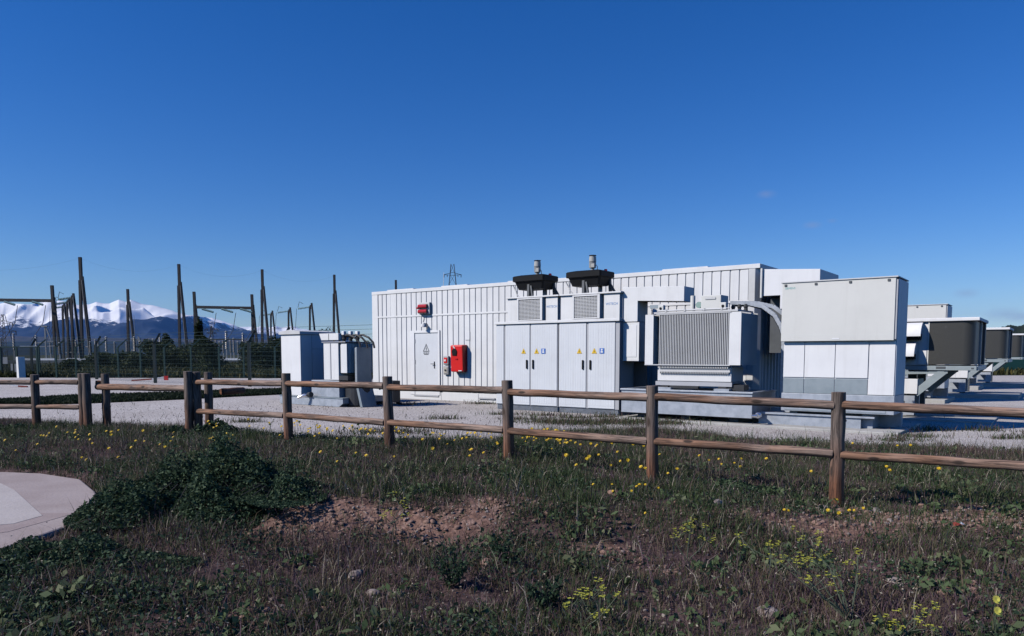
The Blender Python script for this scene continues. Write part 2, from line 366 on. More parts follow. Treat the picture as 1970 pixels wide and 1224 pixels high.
sd = MB(); prof = MB(); ribbed(sd, .25, DB-.2, 0, .36, 3.66, pitch=.26, depth=.05)
sv = [(LB-.0 - v[1] - .01, v[0], v[2]) for v in sd.v]; s2 = MB(); s2.add(sv, sd.f); s2.box(LB-.1, LB-.07, .25, DB-.2, .30, 3.7); s2.build('end_wall', GREYW, bl)  # right end greyed against the white walls, its shade put into the paint
s3 = MB(); s3.box(.02, .06, .2, DB-.2, .30, 3.7); s3.build('end_wall', WHITE, bl)
MB().box(.2, LB-.2, DB-.06, DB-.02, .3, 3.7).build('rear_wall', WHITE, bl)
for (x0, x1, y0, y1, name) in ((0, .30, -.012, .25, 'corner_post'), (0, .25, DB-.25, DB, 'corner_post'), (LB-.25, LB, DB-.25, DB, 'corner_post')):
    MB().box(x0, x1, y0, y1, .28, ZT-.11).build(name, WHITE, bl, bevel=.01)
MB().prism([(LB-.28, -.012), (LB-.12, -.012), (LB, .14), (LB, .28), (LB-.28, .28)], .28, ZT-.11, axis='z').build('corner_post', GREYW, bl, bevel=.008)  # half-lit tone of the chamfered corner put into a greyer paint
bm_ = MB(); bm_.box(0, LB, -.02, .1, ZT-.11, ZT); bm_.box(0, .12, .1, DB, ZT-.11, ZT); bm_.box(LB-.12, LB+.004, .1, DB, ZT-.11, ZT); bm_.box(.12, LB-.12, DB-.1, DB, ZT-.11, ZT)
bm_.build('roof_beam', WHITE, bl, bevel=.008)
MB().box(.12, LB-.12, .1, DB-.1, ZT-.10, ZT-.02).build('roof', WHITE, bl)
for x0, x1 in ((.35, 1.75), (2.95, 4.2), (5.75, 7.0), (8.4, 9.5), (11.0, 12.4)):
    MB().prism([(x0, ZT-.02), (x1, ZT-.02), (x1-.06, ZT+.075), (x0+.06, ZT+.075)], .35, 2.6).build('roof_panel', WHITE, bl, bevel=.01)
pl = MB()
for x0, x1 in ((.02, 1.2), (1.21, 3.3), (3.31, 4.9), (4.91, 7.2), (7.21, 10.5), (10.51, LB-.02)): pl.box(x0, x1, -.02, .2, .02, .30)
pl.box(.1, LB-.1, .2, DB, .02, .3)
pl.build('plinth', WHITE, bl, bevel=.006)
MB().box(4.95, 5.6, -.06, -.02, .15, .19).build('vent_slot', FRAMEG, bl)
df = MB(); df.box(1.90, 2.10, -.035, .05, .2, 2.37); df.box(3.18, 3.26, -.035, .05, .2, 2.37); df.box(2.1, 3.18, -.035, .05, 2.29, 2.37)
df.build('door_frame', BWHITE, bl, bevel=.006)
MB().box(2.06, 3.20, -.04, .05, .15, .2).build('door_sill', FRAMEG, bl)
dr = MB().box(2.10, 3.18, -.008, .04, .2, 2.29).build('door', PANEL, bl)
h = MB(); h.box(2.985, 3.02, -.022, -.008, 1.1, 1.33); h.tube([(3.0, -.02, 1.25), (3.0, -.065, 1.25), (2.88, -.065, 1.25)], .012, 6); h.build('handle', DARK, dr)
for z in (.45, 1.25, 1.95): MB().cyl((2.115, -.012, z), (2.115, -.012, z+.13), .013, n=8).build('hinge', FRAMEG, dr)
def ring(mb, pts, w, y0, y1):
    c = (sum(q[0] for q in pts)/len(pts), sum(q[1] for q in pts)/len(pts))
    inn = [(c[0]+(q[0]-c[0])*w, c[1]+(q[1]-c[1])*w) for q in pts]; n = len(pts)
    for i in range(n):
        j = (i+1) % n; mb.prism([pts[i], pts[j], inn[j], inn[i]], y0, y1)
def bolt(mb, cx, cz, s, y0, y1):
    for poly in ([(.1, 1), (-.32, -.12), (.02, -.02)], [(-.02, .05), (.32, .12), (-.12, -1)]):
        mb.prism([(cx+q[0]*s, cz+q[1]*s) for q in poly], y0, y1)
ws = MB(); tri = [(2.48, 1.66), (2.78, 1.66), (2.63, 1.93)]
ring(ws, tri, .74, -.014, -.006); bolt(ws, 2.63, 1.755, .085, -.014, -.006)
for k, (x0, x1) in enumerate(((2.50, 2.58), (2.60, 2.68), (2.70, 2.76))): ws.box(x0, x1, -.014, -.006, 1.60, 1.63)
ws.box(2.53, 2.73, -.014, -.006, 1.555, 1.58)
ws.build('warning_sign', SHADE, dr)

# things fixed to the wall
t = thing('alarm_light', 'grey box with two horizontal red alarm lamps, above the building door', 'alarm light', W(2.36, -.03, 2.9))
MB().box(.03, .52, -.07, .03, 0, .40).build('housing', GREYW, t, bevel=.02)
for z in (.27, .10): MB().cyl((.06, -.10, z), (.44, -.10, z), .068, n=14).build('lamp', REDL, t, smooth=True)
MB().cyl((.03, -.09, .22), (-.04, -.09, .22), .045, .03, n=10).build('side_lamp', REDL, t)
t = thing('door_lamp', 'small pale downlight on a bracket, between the door and the red alarm lamps', 'lamp', W(2.65, 0, 2.46))
MB().box(-.02, .02, -.12, 0, .12, .15).build('bracket', GREYW, t)
MB().tube([(0, -.15, .02), (0, -.15, .10), (0, -.15, .16)], [.10, .09, .03], 14).build('lamp_shade', GREYW, t, smooth=True)
MB().tube([(-.15, -.012, .2), (-.1, -.02, .32), (-.16, -.012, .42)], .008, 6).build('cable', LGREY, t)
t = thing('alarm_box', 'red call point under a grey cover, upper of the two boxes right of the door', 'alarm box', W(3.46, 0, 1.22))
MB().box(0, .23, -.09, 0, 0, .30).build('cover', CLEAR, t, bevel=.03)
MB().box(.04, .19, -.105, -.09, .06, .24).build('call_point', RED, t, bevel=.01); MB().cyl((.115, -.125, .15), (.115, -.105, .15), .035, n=12).build('button', BWHITE, t)
t = thing('alarm_box', 'beige call point under a grey cover, lower of the two boxes right of the door', 'alarm box', W(3.46, 0, .90))
MB().box(0, .23, -.09, 0, 0, .30).build('cover', CLEAR, t, bevel=.03)
MB().box(.05, .18, -.105, -.09, .05, .24).build('call_point', BEIGE, t, bevel=.01); MB().cyl((.115, -.13, .15), (.115, -.105, .15), .03, n=12).build('button', DARK, t)
t = thing('extinguisher_cabinet', 'bright red fire extinguisher cabinet on the white wall right of the door', 'fire cabinet', W(3.93, 0, 1.0))
MB().prism([(-.24, .0), (-.27, .86), (0, .88), (0, .0)], .0, .52, axis='x').build('body', RED, t, bevel=.035)
win = MB(); win.tube([(.19, -.25, .65), (.19, -.285, .65)], [.105, .105], 20); win.box(.10, .28, -.28, -.25, .53, .64); win.build('window', BLACK, t)
lb = MB(); lb.box(.14, .17, -.282, -.272, .78, .84); lb.tube([(.2, -.27, .78), (.2, -.284, .78)], [.022, .022], 10); lb.box(.182, .218, -.284, -.27, .73, .78); lb.build('pictogram', BWHITE, t)
MB().box(.34, .48, -.262, -.24, .03, .055).build('plate', BWHITE, t)
MB().box(.22, .32, -.272, -.25, .40, .43).build('latch', REDL, t)
tag(MB().box(0, .19, -.02, 0, 0, .28).build('wall_notice', BWHITE, None, bevel=.004, loc=W(4.36, 0, 2.03), rot=(0, 0, ANG)), 'blank white notice plate on the wall above the red fire cabinet', 'notice')
tag(MB().cyl((0, 0, 0), (.03, 0, .55), .012, .006, 6).build('antenna', BWHITE, None, loc=W(2.6, .9, ZT+.05), rot=(0, 0, ANG)), 'thin white rod antenna on the roof of the container building', 'antenna')

# ------------------------------------------------------------------ inverter cabinets
def sign_tri(parent, x, y, z, s=.075):
    ob = MB().prism([(x-s, z-s*.85), (x+s, z-s*.85), (x, z+s*.95)], y-.004, y+.002).build('warning_sign', YEL, parent)
    m = MB(); bolt(m, x, z-.012, s*.5, y-.008, y-.004); m.build('symbol', BLACK, ob)
def sign_blue(parent, x, y, z, s=.066):
    ob = MB().box(x-s, x+s, y-.004, y+.002, z-s, z+s).build('blue_sign', BLUE, parent)
    m = MB(); m.tube([(x, y-.004, z+.028), (x, y-.009, z+.028)], [.026, .026], 12); m.box(x-.032, x+.032, y-.008, y-.004, z-.045, z-.005); m.build('symbol', BWHITE, ob)
FB = -2.1
def inverter(a0, w, doors, label, top):
    t = thing('inverter_cabinet', label, 'cabinet', W(a0, FB, GZ), group='twin inverter cabinets')
    MB().box(0, w, 0, .95, .14, 2.33).build('body', FRAMEG, t, bevel=.006)
    gr = MB(); gr.box(.02, w-.02, .05, .9, 0, .14)
    n = int(w/.03)
    for i in range(n): gr.box(.02+i*(w-.04)/n, .02+i*(w-.04)/n+.012, .02, .05, 0, .135)
    gr.build('plinth_grille', GALV, t)
    MB().box(-.02, w+.02, -.06, .97, 2.33, 2.40).build('lid', WHITE, t, bevel=.008)
    for (x0, x1, hx, kind) in doors:
        d = MB(); n = max(4, int((x1-x0)/.07)); pt = (x1-x0)/n
        d.box(x0, x1, -.016, 0, .16, 2.315)
        for i in range(n): d.prism([(x0+i*pt+.004, -.016), (x0+(i+1)*pt-.004, -.016), (x0+(i+1)*pt-.012, -.0185), (x0+i*pt+.012, -.0185)], .22, 2.26, axis='z')
        d = d.build('door', PANEL, t)
        if hx is None: continue
        MB().box(hx-.026, hx+.026, -.048, -.02, 1.13, 1.37).build('handle', BLACK, d, bevel=.012)
        if 'y' in kind: sign_tri(d, hx+(-.11 if kind == 'y' else .11), -.023, 1.60)
        if 'b' in kind: sign_blue(d, hx+.33, -.023, 1.60)
    # cooling box on the lid
    (x0, x1, g0, g1, p0, p1) = top
    tb = MB(); tb.box(x0, g0, .05, .9, 2.40, 3.02); tb.box(g1+.09, p0, .14, .9, 2.40, 3.02); tb.box(p0, p1, .05, .9, 2.40, 3.02); tb.box(g0, g1+.09, .12, .9, 2.40, 3.02)
    hb = tb.build('cooling_box', WHITE, t, bevel=.004)
    MB().box(x0-.02, p1+.06, .0, .95, 3.02, 3.06).build('cooling_box_lid', WHITE, t, bevel=.006)
    MB().box(p1, p1+.05, .12, .9, 2.41, 3.0).build('side_post', FRAMEG, t)
    fr = MB(); a, b = g0, g1; z0, z1 = 2.41, 3.01
    fr.box(a-.03, a+.02, -.03, .12, z0, z1); fr.box(b, b+.075, -.03, .12, z0, z1); fr.box(a+.02, b, -.03, .12, z1-.035, z1); fr.box(a+.02, b, -.03, .12, z0, z0+.03)
    gf = fr.build('air_filter', WHITE, t, bevel=.004)
    ba = MB(); ba.box(a+.02, b, .03, .05, z0+.03, z1-.035); ba.build('filter_back', SHADE, gf)
    ba = MB(); n = 15
    for i in range(1, n): x = a+.02+(b-a-.02)*i/n; ba.box(x-.008, x+.008, -.012, .004, z0+.03, z1-.035)
    for i in range(1, 15): z = z0+.03+(z1-z0-.065)*i/15; ba.box(a+.02, b, -.018, -.012, z-.008, z+.008)
    ba.build('grille', GREYW, gf)
    text('lettering', 'WSTECH', .085, LOGO, hb, (p0+p1)/2, .048, 2.76, 1.0)
    return t
inverter(7.27, 2.05, [(.02, .27, None, ''), (.335, 1.145, 1.06, 'y'), (1.19, 2.02, 1.265, 'yb ')], 'white double-door inverter cabinet, left one of the twin pair, beside the ribbed wall', (.36, .75, .76, 1.48, 1.62, 1.99))
inverter(9.34, 1.78, [(.02, .83, .745, 'y'), (.90, 1.66, .965, 'yb ')], 'white double-door inverter cabinet, right one of the twin pair, next to the bus duct', (.02, .44, .45, 1.15, 1.30, 1.74))
def roof_fan(a0, label):
    t = thing('roof_fan', label, 'fan', W(a0, FB+.22, GZ+3.06), group='black roof fans')
    hd = MB(); w, d, z0, z1 = 1.06, .74, .40, .60
    # hood: chamfered plan, sides lean in to the underside
    def ringp(s, z, ch): return [(ch+s, s, z), (w-ch-s, s, z), (w-s, ch+s, z), (w-s, d-ch-s, z), (w-ch-s, d-s, z), (ch+s, d-s, z), (s, d-ch-s, z), (s, ch+s, z)]
    rings = [ringp(.12, .22, .04), ringp(.05, .42, .04), ringp(0, .44, .04), ringp(0, .565, .04), ringp(.02, .58, .04), ringp(.16, .615, .04)]
    vs = [q for r_ in rings for q in r_]; fs = [tuple(range(8)), tuple(range(40, 48))]
    for i in range(5):
        for k in range(8): fs.append((8*i+k, 8*i+(k+1) % 8, 8*i+8+(k+1) % 8, 8*i+8+k))
    hd.add(vs, fs); hd.build('hood', BLACK, t)
    mo = MB(); mo.tube([(.62, .34, .61), (.62, .34, .68)], [.05, .05], 14); mo.tube([(.62, .34, .68), (.62, .34, .84), (.62, .34, .845), (.62, .34, .96)], [.082, .082, .096, .09], 16); mo.tube([(.62, .34, .96), (.62, .34, .985)], [.08, .08], 14)
    for i in range(20):
        an = i*math.pi/10; mo.bar((.62+.082*math.cos(an), .34+.082*math.sin(an), .69), (.62+.082*math.cos(an), .34+.082*math.sin(an), .84), .008, .014)
    mo = mo.build('motor', MOTOR, t)
    MB().tube([(.62, .34, .988), (.62, .34, .998), (.62, .34, 1.01)], [.09, .10, .09], 16).build('cap', DARK, mo)
    MB().box(.64, .74, .22, .30, .68, .78).build('terminal_box', MOTOR, mo, bevel=.01)
    MB().tube([(.74, .26, .72), (.78, .26, .74), (.81, .26, .70), (.81, .26, .60)], .009, 6).build('cable', DARK, mo)
    lg = MB(); lg.bar((.52, .08, 0), (.50, .12, .36), .07, .09); lg.bar((.66, .06, 0), (.56, .12, .36), .045, .05); lg.box(.46, .74, .0, .16, 0, .012); lg.build('bracket', SHADE, t); lg = MB()
    lg.bar((1.0, .62, .0), (.98, .6, .40), .06, .08); lg.bar((1.16, .62, .0), (1.0, .6, .26), .05, .06); lg.box(.92, 1.2, .55, .68, 0, .012)
    lg.build('bracket', SHADE, t)
    lg = MB(); lg.tube([(.20, .1, .0), (.10, .1, .10), (.06, .1, .22), (.04, .1, .36)], .014, 6); lg.bar((-.02, .25, .16), (-.18, .3, .36), .04, .03); lg.build('strut', GREYW, t)
    MB().box(.18, .26, .6, .68, 0, .36).build('strut', GREYW, t)
    MB().tube([(.86, .6, .59), (.86, .6, .66)], [.05, .04], 10).build('beacon', RED, t)
    MB().box(.70, .78, .5, .58, 0, .40).build('strut', FRAMEG, t)
    return t
roof_fan(7.64, 'black square fan hood with a grey motor on top of the left inverter cabinet')
roof_fan(9.38, 'black square fan hood with a grey motor on top of the right inverter cabinet')
# ------------------------------------------------------------------ bus duct
t = thing('bus_duct', 'white angled bus duct from the right inverter cabinet over to the big transformer', 'duct', W(11.12, -1.95, 0))
MB().prism([(0, 2.36), (.40, 2.36), (.40, 2.86), (1.60, 2.80), (1.60, 3.15), (0, 3.21)], 0, .55).build('duct', WHITE, t, bevel=.006)
dn = MB().box(.0, .44, .02, .6, 1.40, 2.345).build('down_leg', WHITE, t, bevel=.006)
MB().box(.045, .375, .012, .02, 1.50, 2.28).build('cover_plate', BWHITE, dn, bevel=.004)
MB().box(.0, .35, .62, .66, .06, 1.38).build('dark_panel', SHADE, t)  # dark sheet added for the shade below the down leg

# ------------------------------------------------------------------ big transformer on its oil tank
pad = MB().box(0, 5.95, 0, 2.6, -.1, .06)
tag(pad.build('concrete_pad', CONC, None, bevel=.012, loc=W(11.55, -3.06, GZ-.01), rot=(0, 0, ANG)), 'pale concrete pad under the oil tank and the tall cream-topped cabinet', 'concrete pad', group='concrete pads under the equipment')
ot = thing('oil_tank', 'low galvanised oil retention tank with a lipped rim, under the big transformer', 'tank', W(11.62, -2.9, GZ+.11))
tw = MB(); L, D, z0, z1 = 3.08, 1.55, .06, .60
tw.box(0, L, 0, .03, z0, z1); tw.box(0, L, D-.03, D, z0, z1); tw.box(0, .03, .03, D-.03, z0, z1); tw.box(L-.03, L, .03, D-.03, z0, z1); tw.box(.03, L-.03, .03, D-.03, z0, z0+.03)
tw.build('tank', GALV, ot)
rm = MB(); rm.box(-.02, L+.02, -.03, .05, z1-.025, z1+.012); rm.box(-.02, .05, .05, D, z1-.025, z1+.012); rm.box(L-.05, L+.02, .05, D, z1-.025, z1+.012)
rm.build('rim', GALV, ot, bevel=.004)
bb = MB()
for x in (.85, 2.2): bb.box(x, x+.34, .1, D-.1, z1-.08, z1+.055)
bb.build('support_beam', GALV, ot)
ft = MB()
for x in (.3, 1.4, 2.5): ft.box(x, x+.2, .25, D-.1, -.07, z0)
ft.build('foot', SHADE, ot)
pt_ = MB(); pt_.box(L, L+.008, .35, .50, .32, .44); pt_.build('data_plate', LGREY, ot)
vv = MB(); vv.tube([(L+.0, .25, .16), (L+.10, .18, .15), (L+.16, .05, .14), (L+.18, -.12, .13)], [.035, .035, .035, .035], 10); vv.tube([(L+.17, -.02, .14), (L+.17, -.05, .14), (L+.17, -.13, .14), (L+.17, -.16, .14)], [.03, .06, .06, .03], 14); vv.tube([(L+.15, -.14, .13), (L+.06, -.2, .13)], [.04, .028], 10)
vv.build('drain_valve', SILV, ot, smooth=True)

tr = thing('power_transformer', 'large white finned power transformer standing in the galvanised oil tank', 'transformer', W(12.12, -2.72, 0))
# local: x 0..2.25, y 0..1.04
fn = MB(); n = 42
for i in range(n):
    x = .36+1.60*i/(n-1); fn.box(x-.0085, x+.0085, .0, .26, 1.33, 2.46)
fn.build('cooling_fins', GREYW, tr)
MB().box(.24, 2.0, .26, .80, 1.30, 2.48).build('core_tank', FRAMEG, tr)
MB().box(.0, 2.02, -.012, .02, 1.315, 1.335).build('fin_rail', GREYW, tr); MB().box(.28, 2.02, -.012, .02, 2.455, 2.475).build('fin_rail', GREYW, tr)
for x0, x1 in ((.0, .205), (1.985, 2.245)):
    rd = MB(); rd.box(x0, x1, 0, .02, 1.33, 2.47)
    for k in range(1, 27): rd.box(x0, x1, .04*k-.006, .04*k+.006, 1.33, 2.47)
    rd.build('radiator', WHITE, tr)
tp = MB(); tp.box(.20, 2.16, .02, .98, 2.48, 2.52); tp.build('top_plate', GREYW, tr, bevel=.004)
cd = MB(); cd.tube([(.28, .03, 2.54), (.9, .03, 2.545), (1.9, .03, 2.54)], .016, 8); cd.tube([(.3, .1, 2.56), (1.95, .1, 2.56)], .012, 6)
for x in (.5, .95, 1.4, 1.8): cd.box(x-.02, x+.02, .01, .06, 2.52, 2.57)
cd.build('conduit', GREYW, tr)
lo = MB().box(.28, 2.02, .10, .84, .96, 1.28).build('lower_tank', WHITE, tr, bevel=.008)
tb_ = MB()
for i in range(42):
    x = .36+1.6*i/41; tb_.box(x-.008, x+.008, .05, .10, 1.13, 1.17); tb_.box(x-.009, x+.009, .02, .10, 1.25, 1.30)
tb_.box(.33, 2.0, .06, .10, 1.17, 1.25); tb_.build('toothed_strip', GREYW, tr)
ch = MB(); ch.box(.25, 2.05, .06, .12, .86, .95); ch.box(.25, 2.05, .78, .84, .86, .95); ch.box(.28, 2.02, .12, .78, .92, .955); ch.build('skid_channel', FRAMEG, tr)
for x in (.46, 1.83):
    for y in (.10, .66): MB().cyl((x-.09, y+.05, .83), (x+.09, y+.05, .83), .075, n=14).build('wheel', DARK, tr)
sk = MB(); sk.box(.62, 1.3, .02, .10, .80, .86); sk.box(1.9, 2.3, .1, .4, .78, .90); sk.build('tow_bar', DARK, tr)
cb = MB().box(1.26, 1.72, .18, .62, 2.54, 2.86).build('control_box', CREAM, tr, bevel=.012)
MB().box(1.36, 1.6, .165, .18, 2.77, 2.81).build('label_plate', GREYW, cb)
MB().box(1.22, 1.26, .3, .5, 2.56, 2.76).build('gauge_box', SHADE, tr); MB().cyl((1.2, .28, 2.66), (1.2, .2, 2.66), .07, n=14).build('gauge', GLASSG, tr)
for x, y in ((.30, .16), (1.78, .14)):
    bx = MB().box(x-.07, x+.07, y, y+.12, 2.54, 2.69).build('lifting_lug', CREAM, tr, bevel=.015)
    MB().cyl((x, y-.006, 2.61), (x, y+.02, 2.61), .032, n=12).build('hole', BLACK, bx)
MB().cyl((1.0, .35, 2.52), (1.0, .35, 2.88), .055, n=14).build('filler_pipe', CREAM, tr, smooth=True)
MB().box(.02, .26, .18, .24, 2.62, 2.70).build('lever', GALVD, tr)
bs = MB()
for x in (1.86, 2.0, 2.14):
    bs.tube([(x, .55, 2.52), (x, .55, 2.57), (x, .55, 2.60), (x, .55, 2.66)], [.05, .035, .05, .03], 10)
bs.build('bushing', DARK, tr)

# cable tray arching down beside the transformer
ct = thing('cable_tray', 'galvanised perforated cable tray arching from the transformer top down to the ground', 'cable tray', W(13.7, -1.75, 0))
path = [(.06, 2.73), (.44, 2.71), (.80, 2.62), (1.06, 2.42), (1.20, 2.18), (1.27, 1.98), (1.265, .9), (1.28, .2)]
def tray(mb, y, dz=0, dx=0):
    w = .042
    for i in range(len(path)-1):
        (x0, z0), (x1, z1) = path[i], path[i+1]; d = Vector((x1-x0, 0, z1-z0)).normalized(); nn = Vector((-d.z, 0, d.x))
        a0 = Vector((x0+dx, 0, z0+dz)); a1 = Vector((x1+dx, 0, z1+dz))
        for s in (-1, 1): mb.add([a0+nn*w*s+Vector((0, y-.03, 0)), a1+nn*w*s+Vector((0, y-.03, 0)), a1+nn*w*s+Vector((0, y+.03, 0)), a0+nn*w*s+Vector((0, y+.03, 0))], [(0, 1, 2, 3)])
        L_ = (a1-a0).length; m_ = max(1, int(L_/.075))
        # web plate with a row of slots left between small plates
        for k in range(m_):
            q0 = a0+(a1-a0)*(k/m_); q1 = a0+(a1-a0)*((k+.62)/m_)
            mb.add([q0-nn*w, q1-nn*w, q1+nn*w, q0+nn*w], [(0, 1, 2, 3)]) if False else None
            mb.add([q0-nn*w+Vector((0, y-.03, 0)), q1-nn*w+Vector((0, y-.03, 0)), q1+nn*w+Vector((0, y-.03, 0)), q0+nn*w+Vector((0, y-.03, 0))], [(0, 1, 2, 3)])
        for s in (-.62, 0, .62):
            mb.add([a0+nn*w*(s-.3)+Vector((0, y-.029, 0)), a1+nn*w*(s-.3)+Vector((0, y-.029, 0)), a1+nn*w*(s+.3)+Vector((0, y-.029, 0)), a0+nn*w*(s+.3)+Vector((0, y-.029, 0))], [(0, 1, 2, 3)])
m = MB(); tray(m, 0); m.build('tray', GALV, ct)
m = MB(); tray(m, .46, .02, .08); m.build('tray', GALV, ct)
cb_ = MB()
for k in range(3):
    y = .08+.07*k; cb_.tube([(.12, y, 2.68), (.44, y, 2.67), (.80, y, 2.57), (1.02, y, 2.38), (1.15, y, 2.15), (1.22, y, 1.95), (1.22, y, .25)], .028, 8)
cb_.build('cable', DARK, ct)
ftt = MB(); ftt.prism([(1.02, .2), (1.34, .2), (1.34, .28), (1.20, .30)], -.05, .35); ftt.build('foot', GALVD, ct)
# white duct box at the end of the building
t = thing('end_duct', 'white box duct hanging off the right end of the container building', 'duct', W(13.98, -.3, 0))
MB().prism([(.03, 2.96), (.44, 2.96), (.44, 2.64), (1.33, 2.64), (1.33, 3.52), (.03, 3.60)], 0, 1.7).build('duct', BWHITE, t, bevel=.008)
MB().cyl((.0, -.03, 2.92), (.0, -.03, 3.62), .03, n=10).build('pipe', CREAM, t)
t2 = MB(); t2.box(.06, .5, .5, 1.7, 1.6, 2.96); t2.build('dark_panel', SHADE, t)

# ------------------------------------------------------------------ right hand rows
def switch_cabinet(label, a, b, z):
    t = thing('switchgear_cabinet', label, 'cabinet', W(a, b, z), group='cream-topped switchgear cabinets')
    w = 2.06
    MB().box(0, w+.04, 0, 1.0, .66, 2.88).build('body', BWHITE, t, bevel=.006)
    # upper cream cover stands proud
    cv = MB().box(-.04, w, -.11, 0, 1.715, 2.90).build('upper_cover', CREAM, t, bevel=.008)
    for x in (.03, .62, 1.26, 1.94): MB().box(x-.025, x+.025, -.125, -.11, 2.83, 2.875).build('clip', SHADE, cv, bevel=.005)
    text('lettering', 'SIEMENS', .055, TEAL, cv, .12, -.1105, 2.79)
    MB().box(.95, 1.09, -.114, -.11, 1.745, 1.775).build('name_plate', BWHITE, cv)
    MB().box(-.06, w+.04, -.13, 1.02, 2.90, 2.925).build('lid', GREYW, t, bevel=.004)
    MB().box(w+.005, w+.035, -.09, -.01, 1.74, 2.86).build('hinge_strip', FRAMEG, t)
    for x0, x1 in ((.0, .41), (.42, 1.0), (1.01, 1.61)):
        MB().box(x0, x1, -.02, 0, .985, 1.70).build('door', BWHITE, t, bevel=.004)
        MB().box(x0, x1, -.012, .0, .66, .965).build('kick_panel', GALVD, t, bevel=.003)
    MB().box(1.63, w+.02, -.02, 0, .665, 1.70).build('side_door', BWHITE, t, bevel=.004)
    bs_ = MB(); bs_.box(-.02, w+.04, -.04, 1.0, .29, .655); bs_.build('base', GALV, t, bevel=.006)
    ip = MB(); ip.box(.05, w-.10, -.046, -.04, .31, .33); ip.box(.05, w-.10, -.046, -.04, .52, .535); ip.box(w-.11, w-.10, -.046, -.04, .33, .52); ip.build('base_seam', GALVD, t)
    bmn = MB(); bmn.box(-.5, w-.55, .02, .16, -.01, .20); bmn.box(-.5, w-.3, -.02, .18, .20, .235); bmn.box(.1, .25, .16, .9, -.01, .28); bmn.box(1.5, 1.7, .16, .9, -.01, .28); bmn.box(-.5, w+.04, .8, .95, -.01, .28)
    bmn = bmn.build('support_beam', GALV, t)
    MB().cyl((1.22, .012, .14), (1.22, .03, .14), .028, n=12).build('hole', BLACK, bmn)
    return t
def cooling_unit(label, a, b, z):
    # local x 0 at a=16.4; condenser x 1.1..2.0
    t = thing('cooling_unit', label, 'cooling unit', W(a, b, z), group='row of dark rooftop-style cooling units')
    MB().box(.35, 1.09, .02, 2.2, 1.28, 2.28).build('casing', BWHITE, t, bevel=.006)
    pts = [(1.10, 0), (1.78, 0)]+[(1.78+.22*math.sin(k*math.pi/10), .22-.22*math.cos(k*math.pi/10)) for k in range(1, 6)]+[(2.0, 2.0), (1.10, 2.0)]
    MB().prism(pts, 1.30, 2.28, axis='z').build('condenser_coil', COIL, t, smooth=True)
    MB().box(1.075, 1.10, -.012, .05, 1.28, 2.28).build('edge_strip', CREAM, t)
    MB().box(2.0, 2.04, 1.0, 1.06, 1.28, 2.28).build('side_post', GALVD, t); MB().box(1.96, 2.05, 1.85, 2.05, 1.28, 2.28).build('side_post', SHADE, t)
    MB().box(.33, 2.08, -.05, 2.2, 2.285, 2.36).build('roof', BWHITE, t, bevel=.012)
    # two curved rain hoods on the front
    def hood(z0, z1, x0, x1, dp):
        m = MB(); k = 6; pr = []
        for i in range(k+1):
            s = i/k; pr.append((-dp*math.sin(s*math.pi/2*.95), z1-(z1-z0)*(1-math.cos(s*math.pi/2))**.9))
        poly = [(0.0, z1)]+pr[1:]+[(pr[-1][0], z0-.035), (pr[-1][0]+.02, z0-.035), (pr[-1][0]+.02, z0), (0.0, z0+.3*(z1-z0))]
        m.prism(poly, x0, x1, axis='x'); ob = m.build('rain_hood', BWHITE, t, smooth=True)
        MB().box(x0+.02, x1-.02, -dp*.75, 0, z0-.10, z0+.02).build('intake', BLACK, ob)
    hood(1.98, 2.27, .45, .97, .36); hood(1.52, 1.83, .45, .86, .40)
    MB().box(.9, 1.06, -.01, .02, 1.30, 1.62).build('service_panel', BWHITE, t)
    sf = MB(); sf.box(.9, 2.06, -.05, .05, 1.17, 1.27); sf.box(.3, .95, -.03, .05, 1.17, 1.27); sf.box(1.98, 2.08, .05, 2.2, 1.17, 1.27); sf.box(.35, 1.98, 2.1, 2.2, 1.17, 1.27); sf.box(.35, .45, .05, 2.1, 1.17, 1.27)
    sf = sf.build('steel_frame', FRAMEB, t, bevel=.004)
    MB().box(1.27, 1.46, -.056, -.05, 1.205, 1.255).build('slot', SHADE, sf); MB().box(1.96, 2.01, -.056, -.05, 1.205, 1.235).build('slot', SHADE, sf)
    for y in (-.02, 2.0):
        b_ = MB(); b_.bar((1.42, y+.05, 1.15), (.86, y+.05, .62), .10, .16); b_.bar((.5, y+.05, 1.10), (1.5, y+.05, 1.13), .08, .07); b_.build('brace', FRAMEB, t)
    MB().box(.62, .80, .5, .62, .05, 1.17).build('leg', SHADE, t); MB().box(.62, .80, 1.9, 2.05, .05, 1.17).build('leg', SHADE, t)
    return t
COIL, nt, p = nodes('condenser coil')
tc = N(nt, 'ShaderNodeTexCoord'); mp = N(nt, 'ShaderNodeMapping'); mp.inputs['Scale'].default_value = (26, 26, 26); nt.links.new(tc.outputs['Object'], mp.inputs[0])
br = N(nt, 'ShaderNodeTexBrick', Scale=1.0); br.inputs['Color1'].default_value = (.075, .075, .068, 1); br.inputs['Color2'].default_value = (.06, .06, .055, 1); br.inputs['Mortar'].default_value = (.025, .025, .024, 1); br.offset = 0
sp = N(nt, 'ShaderNodeSeparateXYZ'); cm = N(nt, 'ShaderNodeCombineXYZ'); ad = N(nt, 'ShaderNodeMath', operation='ADD')
nt.links.new(mp.outputs[0], sp.inputs[0]); nt.links.new(sp.outputs[0], ad.inputs[0]); nt.links.new(sp.outputs[1], ad.inputs[1]); nt.links.new(ad.outputs[0], cm.inputs[0]); nt.links.new(sp.outputs[2], cm.inputs[1])
nt.links.new(cm.outputs[0], br.inputs['Vector'])
ns = N(nt, 'ShaderNodeTexNoise', Scale=4.0, Detail=4.0); nt.links.new(tc.outputs['Object'], ns.inputs['Vector'])
